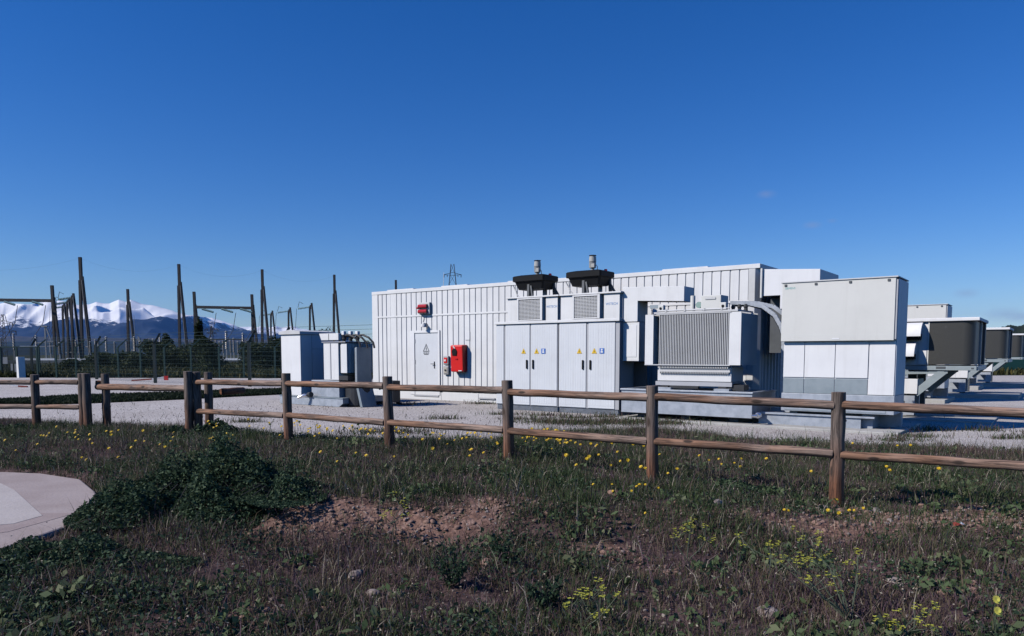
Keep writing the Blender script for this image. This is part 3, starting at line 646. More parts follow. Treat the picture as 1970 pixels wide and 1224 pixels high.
nt.links.new(mix(nt, ramp(nt, ns.outputs['Fac'], [(.70, (0, 0, 0)), (.76, (.5, .5, .5))]), br.outputs['Color'], (.2, .2, .19)), p.inputs['Base Color'])
p.inputs['Roughness'].default_value = .5; p.inputs['Metallic'].default_value = .2
def pump_box(label, a, b, z):
    t = thing('battery_box', label, 'box', W(a, b, z), group='white boxes on galvanised feet')
    MB().box(.0, .68, 0, .9, .62, .97).build('body', BWHITE, t, bevel=.008)
    MB().box(.30, .306, -.003, .01, .63, .96).build('seam', FRAMEG, t)
    ft_ = MB(); ft_.box(.0, .62, .05, .12, .45, .58); ft_.box(.42, .62, .05, .12, .12, .45); ft_.box(.0, .42, .05, .12, .12, .22); ft_.box(.0, .62, .75, .85, .12, .58)
    ft_.build('feet', GALV, t)
    return t
rows = [(0, 0, 0, 'nearest of the row, right beside the tall cabinet', 'nearest, in front'), (11.0, .1, -.02, 'second nearest, beyond the first one', 'second'), (22.0, .14, -.05, 'third one, at the right picture edge', 'third')]
switch_cabinet('nearest tall cabinet with a plain cream upper cover, on the front concrete pad', 15.24, -2.6, GZ+.06)
switch_cabinet('cream-topped cabinet mostly hidden behind the nearest cooling unit', 14.80, 8.4, GZ+.16)
switch_cabinet('farthest cream-topped cabinet, only its top showing over the second cooling unit', 14.65, 19.4, GZ+.2)
for (db, dz, da, l1, l2), l3 in zip(rows, ('white box on galvanised feet, right beside the nearest tall cabinet', 'white box on galvanised feet, under the second cooling unit', 'white box on galvanised feet, farthest along the row of cooling units')):
    cooling_unit('dark cooling unit with white rain hoods, '+l1, 16.27+da, 1.2+db, GZ-.02+dz)
    pump_box(l3, 16.5+da, 1.15+db, GZ-.03+dz)
    if db: tag(MB().box(0, 5.95, 0, 2.6, -.2, .06).build('concrete_pad', CONC, None, bevel=.012, loc=W(11.05+da, -3.06+db, GZ-.05+dz), rot=(0, 0, ANG)), 'concrete pad under the %s row of equipment, beyond the nearest cooling unit' % ('second' if db < 12 else 'third'), 'concrete pad', 'concrete pads under the equipment')
    tag(MB().box(0, 3.2, 0, 2.6, -.2, .05).build('concrete_pad', CONC, None, bevel=.012, loc=W(15.5+da, .8+db, GZ-.012+dz), rot=(0, 0, ANG)), 'concrete strip under the white box and legs of the %s cooling unit' % ('nearest', 'second', 'third')[int(db/11)], 'concrete pad', 'concrete pads under the equipment')

# ------------------------------------------------------------------ small unit at the left
sk = thing('steel_skid', 'low galvanised skid with a box base under the small left transformer', 'skid', W(.4, -4.25, GZ))
MB().prism([(0, 0), (2.78, 0), (2.95, .10), (2.95, .24), (0, .24)], 0, 1.7).build('skid_frame', GALV, sk, bevel=.006)
MB().box(-.02, 2.97, -.02, 1.72, .24, .262).build('skid_rim', GALVD, sk)
MB().box(1.40, 2.66, .12, 1.4, .262, .75).build('box_base', GALV, sk, bevel=.01)
vv = MB(); vv.tube([(1.42, -.0, .30), (1.42, -.14, .30), (1.36, -.2, .28), (1.24, -.26, .22)], [.05, .055, .045, .035], 10); vv.build('valve', SILV, sk, smooth=True)
MB().tube([(1.44, -.02, .31), (1.60, -.05, .33)], [.075, .075], 12).build('valve_wheel', DARK, sk)
sw = thing('switch_cabinet', 'tall plain white switch cabinet with a low pitched lid, left of the small transformer', 'cabinet', W(.46, -4.2, GZ))
MB().box(0, .94, 0, 1.25, .262, 2.12).build('body', BWHITE, sw, bevel=.008)
MB().prism([(-.05, 2.12), (.99, 2.12), (.99, 2.21), (.47, 2.26), (-.05, 2.21)], -.05, 1.32).build('lid', GREYW, sw, bevel=.008)
MB().box(.0, .94, -.006, 0, .28, .42).build('kick_panel', BWHITE, sw)
MB().box(.94, .945, .42, .425, .27, 2.1).build('door_seam', SHADE, sw); MB().box(.94, .945, .425, 1.2, 1.68, 1.685).build('door_seam', SHADE, sw)
st = thing('small_transformer', 'small white finned transformer with black cables on top, beside the white switch cabinet', 'transformer', W(2.38, -4.12, GZ))
MB().box(.0, .66, .0, .85, .77, 1.86).build('tank', WHITE, st, bevel=.008)
MB().box(.30, .33, -.012, 0, .8, 1.84).build('seam_strip', FRAMEG, st)
MB().box(-.05, 1.0, -.03, 1.0, 1.86, 1.885).build('top_plate', FRAMEG, st, bevel=.004)
fb = MB(); fb.box(.76, 1.0, .02, .05, .98, 1.83)
for i in range(16): fb.box(.72, 1.0, .10+i*.058, .125+i*.058, .98, 1.83)
fb.box(.70, .74, .05, 1.0, .98, 1.83); fb.build('radiator', WHITE, st)
MB().box(.66, 1.05, .0, .95, .77, .90).build('lower_frame', DARK, st)
cbx = MB().prism([(-.32, 2.13), (.55, 2.13), (.55, 1.93), (-.22, 1.93)], .1, .5).build('terminal_box', WHITE, st, bevel=.008)
MB().box(.12, .13, .09, .1, 1.93, 2.12).build('seam', SHADE, cbx)
for i in range(3):
    x, y = .62+.16*i, .25+.12*i
    b_ = MB(); b_.tube([(x, y, 1.885), (x, y, 1.95), (x, y, 1.97), (x, y, 2.0), (x, y, 2.08)], [.05, .05, .075, .05, .06], 10); b_ = b_.build('bushing', DARK, st)
    MB().box(x-.055, x+.055, y-.05, y+.05, 2.08, 2.19).build('cap', BWHITE, b_, bevel=.012)
    MB().tube([(x, y, 2.06), (x+.2, y+.02, 2.08), (x+.42, y+.05, 2.0), (x+.55, y+.1, 1.86), (x+.6, y+.1, 1.70)], .03, 8).build('cable', DARK, st)
MB().tube([(.55, .3, 2.02), (.75, .3, 2.05), (1.0, .45, 1.98)], .035, 8).build('cable', DARK, st)
dm = MB(); dm.tube([(.95, .35, .04), (.95, .35, .60), (.95, .35, .66)], [.38, .38, .36], 24); tag(dm.build('rubber_drum', DARK, None, loc=W(2.38+.02, -4.0, GZ), rot=(0, 0, ANG)), 'black drum at the right foot of the small transformer, behind the cable shield', 'drum')
cs = thing('cable_shield', 'tall galvanised cable shield kinked near the ground, right of the small transformer', 'cable shield', W(3.55, -3.95, GZ))
cs1 = MB(); cs1.prism([(0, .7), (.0, 1.68), (.03, 1.72), (.09, 1.72), (.09, .7)], 0, .55); cs1.prism([(.0, .7), (.09, .7), (.30, .0), (.20, .0)], 0, .55); cs1.build('shield', GALVD, cs, bevel=.004)
pe = MB()
for i in range(24): pe.box(.008, .08, -.004, .0, .72+i*.041, .745+i*.041)
pe.build('perforated_edge', GALV, cs)
jb = MB(); jb.box(0, .42, 0, .3, .12, .75); tag(jb.build('cable_box', DARK, None, bevel=.02, loc=W(3.9, -3.2, GZ), rot=(0, 0, ANG)), 'dark cable box low down between the cable shield and the building corner', 'box')
m_ = MB()
for k in range(4): m_.tube([(0, 0, .5+.03*k), (.1+.05*k, .1, .2), (.25+.06*k, .2, .05), (.5, .3+.1*k, .03)], .02, 6)
tag(m_.build('ground_cables', DARK, None, loc=W(3.85, -3.0, GZ), rot=(0, 0, ANG)), 'loose black cables sagging to the gravel left of the building corner', 'cables')

# ------------------------------------------------------------------ green mesh fences
def mesh_fence(name_label, pts, step, zk, arm, m, thick, mp):
    t = thing('metal_fence', name_label, 'fence', (pts[0][0], pts[0][1], 0), 0, 'green mesh fences')
    o0 = Vector((pts[0][0], pts[0][1], 0)); loc = [Vector((x, y, 0))-o0 for x, y in pts]
    for i, q in enumerate(loc):
        a = MB(); a.bar(q, q+Vector((0, 0, zk)), thick, thick)
        if arm: a.bar(q+Vector((0, 0, zk-.02)), q+Vector((arm[0], arm[1], zk+arm[2])), thick*.8, thick*.8)
        a.build('post', m, t)
    w = MB()
    for i in range(len(loc)-1):
        a, b = loc[i], loc[i+1]; L = (b-a).length; d = (b-a)/L; n = int(L/.11)
        for z in np.arange(.1, zk, .2): w.bar(a+Vector((0, 0, z)), b+Vector((0, 0, z)), .006, .006)
        for k in range(n): q = a+d*(k*L/n); w.add([q+d*-.0025, q+d*.0025, q+d*.0025+Vector((0, 0, zk)), q-d*.0025+Vector((0, 0, zk))], [(0, 1, 2, 3)])
        if arm:
            for f in (.35, .7, 1.0): w.bar(a+Vector((arm[0]*f, arm[1]*f, zk+arm[2]*f)), b+Vector((arm[0]*f, arm[1]*f, zk+arm[2]*f)), .012, .012)
    w.build('wire_mesh', mp, t)
    return t
mesh_fence('nearer dark green mesh fence with leaning barbed-wire arms, left of the white cabinet', [(-41.2, 58.4), (-34.1, 52.6), (-25.6, 45.6), (-19.1, 39.6), (-12.45, 35.1), (-9.6, 31.0), (-4.5, 27.6)], 0, 2.15, (.28, .12, .55), FDARK, .13, WIRE)
f2 = [(-33.6+3.9*i, 50.5-.45*i*.2) for i in range(9)]
mesh_fence('farther, paler green mesh fence with thin posts in front of the shrubs', [((x-985)/1422*48.5, 48.5) for x in (74, 110, 148, 190, 229, 272, 318, 369, 423, 470, 530)], 0, 2.05, (.55, .1, .5), FGREEN, .09, WIRE)
gp = thing('mesh_gate', 'dark green mesh gate panel at the far left edge, beside the white pillar', 'gate', (-35.5, 50.0, 0), 0)
g_ = MB()
for x in (0, 1.0, 2.1, 3.6): g_.box(x-.05, x+.05, -.05, .05, 0, 2.1)
g_.box(0, 3.6, -.03, .03, 2.05, 2.12); g_.box(0, 3.6, -.03, .03, .1, .16); g_.build('frame', FGREEN, gp)
g_ = MB()
for i in range(60): g_.box(i*.06, i*.06+.018, -.01, .01, .16, 2.05)
g_.build('bars', FDARK, gp)
MB().box(2.35, 3.55, -.035, .03, 2.12, 2.15).build('top_rail', GALV, gp)
n_ = MB(); n_.box(1.2, 1.5, -.07, -.055, .95, 1.4); n_.box(1.7, 1.85, -.07, -.055, .5, .95); n_.box(1.95, 2.15, -.07, -.055, .4, .95); n_.build('notice', LGREY, gp)
tag(MB().prism([(0, 0), (.42, 0), (.36, 1.42), (0, 1.42)], -.2, .2).build('white_pillar', WHITE, None, bevel=.01, loc=(-32.7, 49.2, 0), rot=(0, 0, -.7)), 'short white pillar box standing in front of the green mesh gate', 'pillar')
for i, (x, y, l_) in enumerate(((-27.5, 47.5, ''),)):
    pass

# barrier rod with a red end lying on trestles beyond the gate
br_ = thing('barrier_rod', 'red and white barrier rod with a red square end, lying behind the log gate', 'barrier', (-21.6, 42.0, 0), 0)
MB().bar((0, 0, .10), (1.15, 0, .18), .08, .08).build('rod', mat('faded red paint', (.28, .05, .03), .6), br_); MB().bar((1.16, -.01, .18), (1.85, 0, .30), .06, .06).build('rod', BWHITE, br_); MB().box(1.85, 2.08, -.04, .04, .12, .36).build('end_plate', RED, br_)
r2_ = thing('barrier_rod', 'thin white rod lying low on the gravel at the left edge behind the fence', 'barrier', (-23.6, 34.4, 0), 0)
MB().bar((0, 0, .22), (.62, 0, .10), .04, .04).build('rod', BWHITE, r2_); MB().bar((.62, 0, .10), (1.05, 0, .07), .07, .07).build('rod', MATS['faded red paint'], r2_)

# ------------------------------------------------------------------ substation
def X_(px, Y): return (px-985)/1422*Y
def Z_(py, Y): return 1.55+(683-py)/1422*Y
def aframe(px, py, Y, label, group, name='lattice_mast', th=.46, split=.22, spread=1.55, cat='mast'):
    h_ = Z_(py, Y); t = thing(name, label, cat, (X_(px, Y), Y, 0), 0, group)
    m = MB(); m.bar((0, 0, h_*(1-split)-.5), (0, 0, h_), th, th); m.build('top_pole', POLE, t)
    for s, mm in ((0, POLE), (1, POLE)):
        m = MB(); m.bar((-.22 if not s else .22, 0, h_*(1-split)+(.9 if s else 0)), (-.5 if not s else spread, 0, 0), th*.95, th*.95); m.build('leg', mm, t)
    m = MB(); m.bar((.30, -.28, h_*(1-split)), (spread-.28, -.28, 0), .10, .12); m.box(-.4, spread, -.1, .1, h_*.14, h_*.14+.25); m.build('edge_rail', POLEL, t)
    return t
masts = [(165, 498, 170, 'tallest dark two-legged mast, second from the left among the tall ones'), (352, 511, 183, 'tall dark two-legged mast rising just right of the snowy ridge'), (510, 521, 194, 'tall dark two-legged mast right of the portal gantry'), (647, 531, 207, 'tall dark two-legged mast behind the small left transformer'), (764, 541, 221, 'dark mast whose tip just shows above the roof of the container building'), (253, 558, 205, 'slim dark mast standing in front of the highest snowy peak')]
for px, py, Y, l_ in masts: aframe(px, py, Y, l_, 'tall substation masts', th=.58)
def insul(parent, p, d, n=9, r=.28):
    m = MB(); p = Vector(p); d = Vector(d)
    for i in range(n):
        q = p+d*(i/n); m.cyl(q, q+d*(.6/n), r, r*.55, 10)
    m.build('insulator', GLASSG, parent)
def gantry(x0, x1, Y, pt0, pt1, pb, label, ins):
    t = thing('portal_gantry', label, 'gantry', (X_(x1, Y), Y, 0), 0, 'portal gantries'); bx = X_(x0, Y)-X_(x1, Y)
    for xx, pt in ((bx, pt0), (0, pt1)):
        h_ = Z_(pt, Y); m = MB(); m.bar((xx, 0, Z_(pb, Y)-2), (xx-.1, 0, h_), .5, .5); m.bar((xx+.1, 0, Z_(pb, Y)+.5), (xx+1.0, 0, 0), .42, .42); m.bar((xx-.1, 0, Z_(pb, Y)), (xx-.15, 0, 0), .42, .42); m.build('column', POLE, t)
    MB().bar((bx, 0, Z_(pb, Y)), (0, 0, Z_(pb+2, Y)), .45, .6).build('beam', POLE, t)
    for px in ins:
        xx = X_(px, Y)-X_(x1, Y); insul(t, (xx-1.3, -.3, Z_(pb+4, Y)), (2.9, -1.2, -.75), r=.24)
        MB().tube([(xx+2.2, -1.8, Z_(pb+12, Y)), (xx+1.5, -1.8, Z_(pb+45, Y)), (xx-1.0, -1.8, Z_(pb+78, Y))], .06, 5).build('drop_wire', POLE, t)
gantry(-45, 110, 150, 548, 551, 578, 'dark portal gantry with a crossbeam at the left picture edge', (32, 85))
gantry(380, 490, 160, 563, 568, 592, 'dark portal gantry with three glass insulators under its crossbeam', (407, 444, 480))
for px, py, Y, l_ in ((147, 570, 165, 'tallest and nearest of three dark pylons in a row left of the tallest mast'), (138, 579, 180, 'middle of three dark pylons in a row left of the tallest mast'), (129, 588, 195, 'shortest of three dark pylons in a row left of the tallest mast'), (526, 602, 215, 'small dark pylon just right of a tall mast, leftmost of three'), (560, 596, 200, 'small dark pylon above the white switch cabinet, middle one of three'), (601, 588, 185, 'small dark pylon above the white switch cabinet, rightmost of three')):
    t = aframe(px, py, Y, l_, 'small insulator pylons', name='insulator_pylon', th=.42, split=.03, spread=1.5, cat='pylon')
    h_ = Z_(py, Y); insul(t, (-.3, 0, h_-.5), (-3.0, 0, -.45), r=.27); MB().tube([(-3.2, 0, h_-.6), (-2.8, 0, h_+.8), (-1.9, 0, h_+.3)], .06, 5).build('arcing_horn', POLE, t); MB().tube([(-3.5, 0, h_-.9), (-3.9, 0, h_*.6), (-5.5, 0, h_*.35)], .05, 5).build('drop_wire', POLE, t)
def lattice(px, top, base, Y, wid, arms, label):
    t = thing('lattice_pylon', label, 'pylon', (X_(px, Y), Y, 0), 0); hT = Z_(top, Y); hB = max(0, Z_(base, Y)); m = MB(); k = 9
    wd = lambda z: wid*(1-.86*(z-hB)/(hT-hB))/2
    th = Y/1422*.75
    for i in range(k):
        za = hB+(hT-hB)*i/k; zb = hB+(hT-hB)*(i+1)/k; a, b = wd(za), wd(zb)
        for s in (-1, 1):
            for q in (-1, 1): m.bar((s*a, q*a, za), (s*b, q*b, zb), th, th)
            m.bar((s*a, -a, za), (-s*b, -b, zb), th*.7, th*.7)
    m.build('tower', POLE, t); m = MB()
    for (py, half) in arms:
        z = Z_(py, Y); hw = half*Y/1422
        for s in (-1, 1): m.bar((0, 0, z+hw*.25), (s*hw, 0, z), th, th); m.bar((0, 0, z-hw*.06), (s*hw, 0, z), th, th); m.bar((s*hw*.95, 0, z), (s*hw*.95, 0, z-hw*.3), th*1.6, th*1.6); m.bar((s*hw*.6, 0, z), (s*hw*.6, 0, z-hw*.25), th*1.3, th*1.3)
    m.build('cross_arm', POLE, t)
    return t
lattice(872, 511, 690, 420, 12., [(531, 17)], 'lattice pylon with one wide crossarm rising behind the roof of the container building')
lattice(13, 606, 690, 700, 13, [(622, 18), (638, 24)], 'faint lattice pylon with two crossarms in front of the snowy range, left edge')
lattice(410, 628, 690, 1300, 10, [(634, 13), (641, 9)], 'tiny lattice pylon under the crossbeam of the three-insulator gantry')
# rows of post insulators on steel supports
col0 = thing('insulator_column', 'slender ribbed post insulator on a steel support in the far substation', 'insulator', (0, 0, 0), 0, 'post insulators in the substation')
MB().bar((0, 0, 0), (0, 0, 2.4), .22, .22).build('support', LGREY, col0)
m = MB()
for i in range(9): m.cyl((0, 0, 2.4+i*.26), (0, 0, 2.4+i*.26+.16), .26, .15, 10)
m.build('stack', PORC, col0); MB().tube([(0, 0, 4.74), (0, 0, 4.85), (0, 0, 5.0)], [.25, .25, .1], 10).build('cap', LGREY, col0)
cols = [(6, 142, 1.02), (31, 138, 1.15), (74, 140, 1.1), (101, 150, .9), (118, 146, .85), (150, 150, .95), (177, 150, .9), (187, 142, .95), (193, 150, .95), (208, 140, 1.05), (224, 152, .9), (247, 148, .95), (262, 140, 1.05), (272, 142, 1.0), (290, 150, 1.0), (298, 148, 1.0), (311, 140, 1.08), (402, 150, .9), (410, 140, 1.0), (418, 146, .95), (425, 150, .9), (432, 142, .95), (438, 132, 1.2), (446, 146, .95), (452, 142, 1.0), (460, 148, .9), (470, 134, 1.15), (477, 150, .9), (522, 150, .9), (531, 140, .95), (575, 146, .9)]
for i, (px, Y, s) in enumerate(cols):
    o = col0 if i == 0 else copy_tree(col0); o.location = (X_(px, Y), Y, -.2); o.scale = (1, 1, s)
ds = thing('disconnector_frame', 'white A-shaped switch frame with cross rods in the substation, left of the three pylons', 'switch frame', (X_(92, 135), 135, 0), 0)
m = MB(); m.bar((0, 0, 0), (0, 0, 6.6), .22, .22); m.bar((.2, 0, 6.5), (1.1, 0, 3.8), .18, .18); m.build('frame', LGREY, ds)
MB().box(-.6, .5, -.2, .2, 6.6, 6.85).build('cap', LGREY, ds); m = MB(); m.bar((-1.8, 0, 3.7), (1.4, 0, 4.0), .15, .15); m.bar((-1.6, 0, 3.0), (1.6, 0, 3.2), .12, .12); m.bar((-1.8, 0, .6), (5, 0, .8), .18, .18); m.build('cross_rod', LGREY, ds)
ds = thing('disconnector_frame', 'pale bent switch frame behind the shrubs, right of the slim dark mast', 'switch frame', (X_(266, 140), 140, 0), 0)
m = MB(); m.bar((0, 0, 0), (0, 0, 4.4), .2, .2); m.bar((-1.0, 0, 4.6), (.3, 0, 4.4), .2, .2); m.bar((.3, 0, 5.0), (1.0, 0, 3.4), .2, .2); m.build('frame', LGREY, ds); MB().cyl((-.3, 0, 4.5), (-.3, 0, 9.0), .05, .03, 6).build('rod', LGREY, ds)
ds = thing('disconnector_frame', 'row of insulators under a dark crossbar in the gap between the shrubs', 'switch frame', (X_(430, 138), 138, 0), 0)
m = MB(); m.box(-3.4, 3.8, -.1, .1, 4.3, 4.5); m.box(-3.4, -3.2, -.1, .1, 0, 4.3); m.box(3.6, 3.8, -.1, .1, 0, 4.3); m.build('frame', POLE, ds)
lw = thing('low_wall', 'long low dark wall with a bright white coping in front of the substation', 'wall', (0, 128, 0), 0)
MB().box(-110, X_(600, 128), -.15, .15, -.2, .62).build('wall', SHADE, lw)
m = MB()
for a_, b_ in ((-20, 5), (33, 108), (131, 212), (215, 226), (416, 464), (560, 566), (574, 586)): m.box(X_(a_, 128), X_(b_, 128), -.2, .2, .62, .98)
m.build('coping', BWHITE, lw)
for i, (pa, pb, l_) in enumerate(((110, 165, 'left'), (352, 510, 'middle'), (510, 647, 'right'))): pass
def wire(p, q, sag, label):
    p, q = Vector(p), Vector(q); pts = [p.lerp(q, i/14)-Vector((0, 0, sag*4*(i/14)*(1-i/14))) for i in range(15)]
    tag(MB().tube(pts, .008, 5).build('power_line', POLE), label, 'power line', 'overhead wires')
def tip(i): px, py, Y, _ = masts[i]; return (X_(px, Y), Y, Z_(py, Y)-.2)
wire((X_(-60, 158), 158, Z_(520, 158)), tip(0), 1.2, 'faint overhead wire from the left picture edge up to the tallest mast')
wire(tip(0), tip(1), 2.2, 'faint overhead wire between the tallest mast and the next tall mast')
wire(tip(1), tip(2), 2.2, 'faint overhead wire crossing above the portal gantry with three insulators')
wire(tip(2), tip(3), 2.2, 'faint overhead wire ending at the mast behind the small transformer')

# ------------------------------------------------------------------ mountains, hills
mtm, nt, p = nodes('snowy mountain')
geo = N(nt, 'ShaderNodeNewGeometry'); sp = N(nt, 'ShaderNodeSeparateXYZ'); nt.links.new(geo.outputs['Position'], sp.inputs[0])
na = N(nt, 'ShaderNodeTexNoise', Scale=.0016, Detail=12.0, Roughness=.72); nt.links.new(geo.outputs['Position'], na.inputs['Vector'])
at = N(nt, 'ShaderNodeAttribute', attribute_name='spur')
ma = N(nt, 'ShaderNodeMath', operation='MULTIPLY_ADD'); ma.inputs[1].default_value = 1700.0; ma.inputs[2].default_value = -850.0; nt.links.new(na.outputs['Fac'], ma.inputs[0])
mb_ = N(nt, 'ShaderNodeMath', operation='ADD'); nt.links.new(ma.outputs[0], mb_.inputs[0]); nt.links.new(sp.outputs[2], mb_.inputs[1])
mc = N(nt, 'ShaderNodeMath', operation='MULTIPLY_ADD'); mc.inputs[1].default_value = -420.0; nt.links.new(at.outputs['Fac'], mc.inputs[0]); nt.links.new(mb_.outputs[0], mc.inputs[2])
mr = N(nt, 'ShaderNodeMapRange'); mr.inputs[1].default_value = 1130; mr.inputs[2].default_value = 1280; nt.links.new(mc.outputs[0], mr.inputs[0])
nb = N(nt, 'ShaderNodeTexNoise', Scale=.0025, Detail=8.0, Roughness=.7); nt.links.new(geo.outputs['Position'], nb.inputs['Vector'])
hazed_forest = ramp(nt, nb.outputs['Fac'], [(.35, (.012, .022, .04)), (.6, (.028, .038, .06))])  # part of the bluish distance haze mixed into the forest colour
nt.links.new(mix(nt, mr.outputs[0], hazed_forest, (.95, .94, .93)), p.inputs['Base Color']); p.inputs['Roughness'].default_value = .9; p.inputs['Specular IOR Level'].default_value = .1
prof = [(-1500, 680), (-1000, 664), (-400, 640), (-150, 610), (-60, 596), (0, 588), (22, 583), (35, 585), (57, 588), (67, 587), (83, 584), (104, 581), (121, 580), (135, 582), (147, 586), (162, 588), (180, 587), (192, 582), (204, 585), (218, 585), (235, 577), (249, 582), (257, 578), (266, 581), (276, 585), (294, 588), (311, 591), (328, 596), (349, 603), (362, 606), (378, 608), (391, 611), (413, 612), (421, 615), (442, 622), (454, 626), (480, 636), (497, 642), (540, 650), (600, 662), (680, 676)]
def ridge(name, prof, Y0, x0, x1, front, back, nx, base_noise, seed):
    r_ = np.random.default_rng(seed); px = np.linspace(x0, x1, nx); ph = np.interp(px, [q[0] for q in prof], [q[1] for q in prof])
    Hc = (683-ph)/1422*Y0; Hc = Hc + np.convolve(r_.normal(0, 26, nx+14), np.hanning(15)/np.hanning(15).sum(), 'valid')
    Xc = (px-985)/1422*Y0; ts = np.concatenate([np.linspace(-1, 0, 90), np.linspace(.08, 1, 10)])
    V = []; sp_ = []; lat = r_.random((64, 64))
    def vn(x, y, sc):
        x = x/sc; y = y/sc; xi = np.floor(x).astype(int); yi = np.floor(y).astype(int); fx = x-xi; fy = y-yi; fx = fx*fx*(3-2*fx); fy = fy*fy*(3-2*fy)
        a = lat[xi % 64, yi % 64]; b = lat[(xi+1) % 64, yi % 64]; c_ = lat[xi % 64, (yi+1) % 64]; d_ = lat[(xi+1) % 64, (yi+1) % 64]
        return (a*(1-fx)+b*fx)*(1-fy)+(c_*(1-fx)+d_*fx)*fy
    for t_ in ts:
        w_ = front if t_ < 0 else back; s = np.abs(t_); yy = Y0+t_*w_; xw = Xc*(1+t_*w_/Y0)
        wx = xw+1500*(vn(xw, yy+0*xw, 2600.)-.5); wy = yy*.55+1500*(vn(xw+9000, yy+0*xw, 2600.)-.5)
        rid = sum(a*(1-2*np.abs(2*vn(wx+k*5000, wy, sc)-1)) for k, (a, sc) in enumerate(((1., 4200.), (.75, 2100.), (.40, 1050.), (.14, 480.))))/1.6
        z = Hc*(1-s)**1.15*(1+base_noise*rid*np.minimum(1, s*4)*(1-.6*s)-.22*np.minimum(1, s*5)*(1-s))
        V.append(np.stack([xw, np.full(nx, yy), np.maximum(np.minimum(z, Hc*(1-.35*s)+20)-3, -20)], 1)); sp_.append(rid)
    V = np.concatenate(V); ny = len(ts); i = (np.arange(ny-1)[:, None]*nx+np.arange(nx-1)[None, :]).ravel()
    return tag(set_mesh(name, V, np.stack([i, i+1, i+nx+1, i+nx], 1), mtm, smooth=True, attr={'spur': np.concatenate(sp_)}), kind='structure')
ridge('mountains', prof, 38000, -1500, 680, 13000, 6000, 1250, .62, 3)
prof2 = [(380, 660), (430, 640), (463, 630), (476, 630), (488, 629), (496, 631), (504, 628), (515, 631), (526, 630), (534, 628), (545, 631), (555, 629), (566, 628), (578, 632), (600, 636), (640, 648), (700, 660), (760, 676)]
ridge('mountains', prof2, 52000, 380, 760, 12000, 6000, 260, .6, 8)
hm = mat('scrub hills', (.075, .062, .045), .95, col2=(.035, .038, .03), scale=.004, spec=.1)
def hills(name, pr, Y0, dep, m, seed, nx=220, noise=.10):
    r_ = np.random.default_rng(seed); px = np.linspace(pr[0][0], pr[-1][0], nx); Hc = (683-np.interp(px, [q[0] for q in pr], [q[1] for q in pr]))/1422*Y0+1.5
    k = np.ones(7)/7; Hc = Hc*(1+noise*np.convolve(r_.normal(0, 1, nx+6), k, 'valid'))
    ts = np.linspace(-1, 1, 15); V = [np.stack([(px-985)/1422*(Y0+t_*dep), np.full(nx, Y0+t_*dep), Hc*np.cos(t_*math.pi/2)**1.1-1], 1) for t_ in ts]
    V = np.concatenate(V); i = (np.arange(14)[:, None]*nx+np.arange(nx-1)[None, :]).ravel()
    return tag(set_mesh(name, V, np.stack([i, i+1, i+nx+1, i+nx], 1), m), kind='structure')
hills('hills', [(-300, 652), (0, 650), (120, 648), (260, 650), (420, 653), (600, 656), (760, 662), (1000, 672)], 24000, 4000, hm, 5)
fhm = mat('wooded plain', (.024, .034, .03), .95, col2=(.014, .02, .022), scale=.003, spec=.1)
hills('hills', [(-300, 660), (0, 658), (150, 657), (330, 659), (520, 660), (700, 664), (1000, 676)], 15000, 5000, fhm, 9, noise=.05)
gmh = mat('wooded hill', (.030, .042, .022), .95, col2=(.016, .022, .016), scale=.012, spec=.1)
hills('hills', [(1700, 668), (1800, 650), (1880, 634), (1930, 627), (1970, 624), (2080, 620), (2300, 632)], 2600, 500, gmh, 6)

# ------------------------------------------------------------------ vegetation helpers (numpy)
def leafmat(name, stops, rough=.7, trans=.25):
    m, nt, p = nodes(name); a = N(nt, 'ShaderNodeAttribute', attribute_name='tint')
    c = ramp(nt, a.outputs['Fac'], stops); nt.links.new(c, p.inputs['Base Color']); p.inputs['Roughness'].default_value = rough; p.inputs['Specular IOR Level'].default_value = .2
    tr_ = N(nt, 'ShaderNodeBsdfTranslucent'); nt.links.new(c, tr_.inputs['Color']); ms = N(nt, 'ShaderNodeMixShader', Fac=trans)
    nt.links.new(p.outputs[0], ms.inputs[1]); nt.links.new(tr_.outputs[0], ms.inputs[2]); nt.links.new(ms.outputs[0], nt.nodes['Material Output'].inputs['Surface'])
    return m
GRASS = leafmat('verge grass', [(0, (.025, .047, .020)), (.3, (.06, .092, .036)), (.5, (.11, .122, .056)), (.64, (.15, .108, .072)), (.80, (.125, .074, .098)), (.95, (.17, .13, .125)), (1, (.42, .37, .29))])
LEAF = leafmat('dark leaves', [(0, (.014, .032, .018)), (.6, (.042, .08, .042)), (1, (.12, .165, .09))])
GRASS_LEAF = leafmat('weed leaves', [(0, (.02, .045, .02)), (.5, (.06, .10, .04)), (.8, (.11, .15, .07)), (1, (.19, .20, .11))])
TREEL = leafmat('tree leaves', [(0, (.010, .020, .010)), (.6, (.028, .044, .018)), (1, (.065, .075, .03))])
SCRUB = leafmat('far scrub', [(0, (.022, .032, .012)), (.5, (.055, .062, .024)), (.8, (.095, .085, .036)), (1, (.18, .15, .04))])
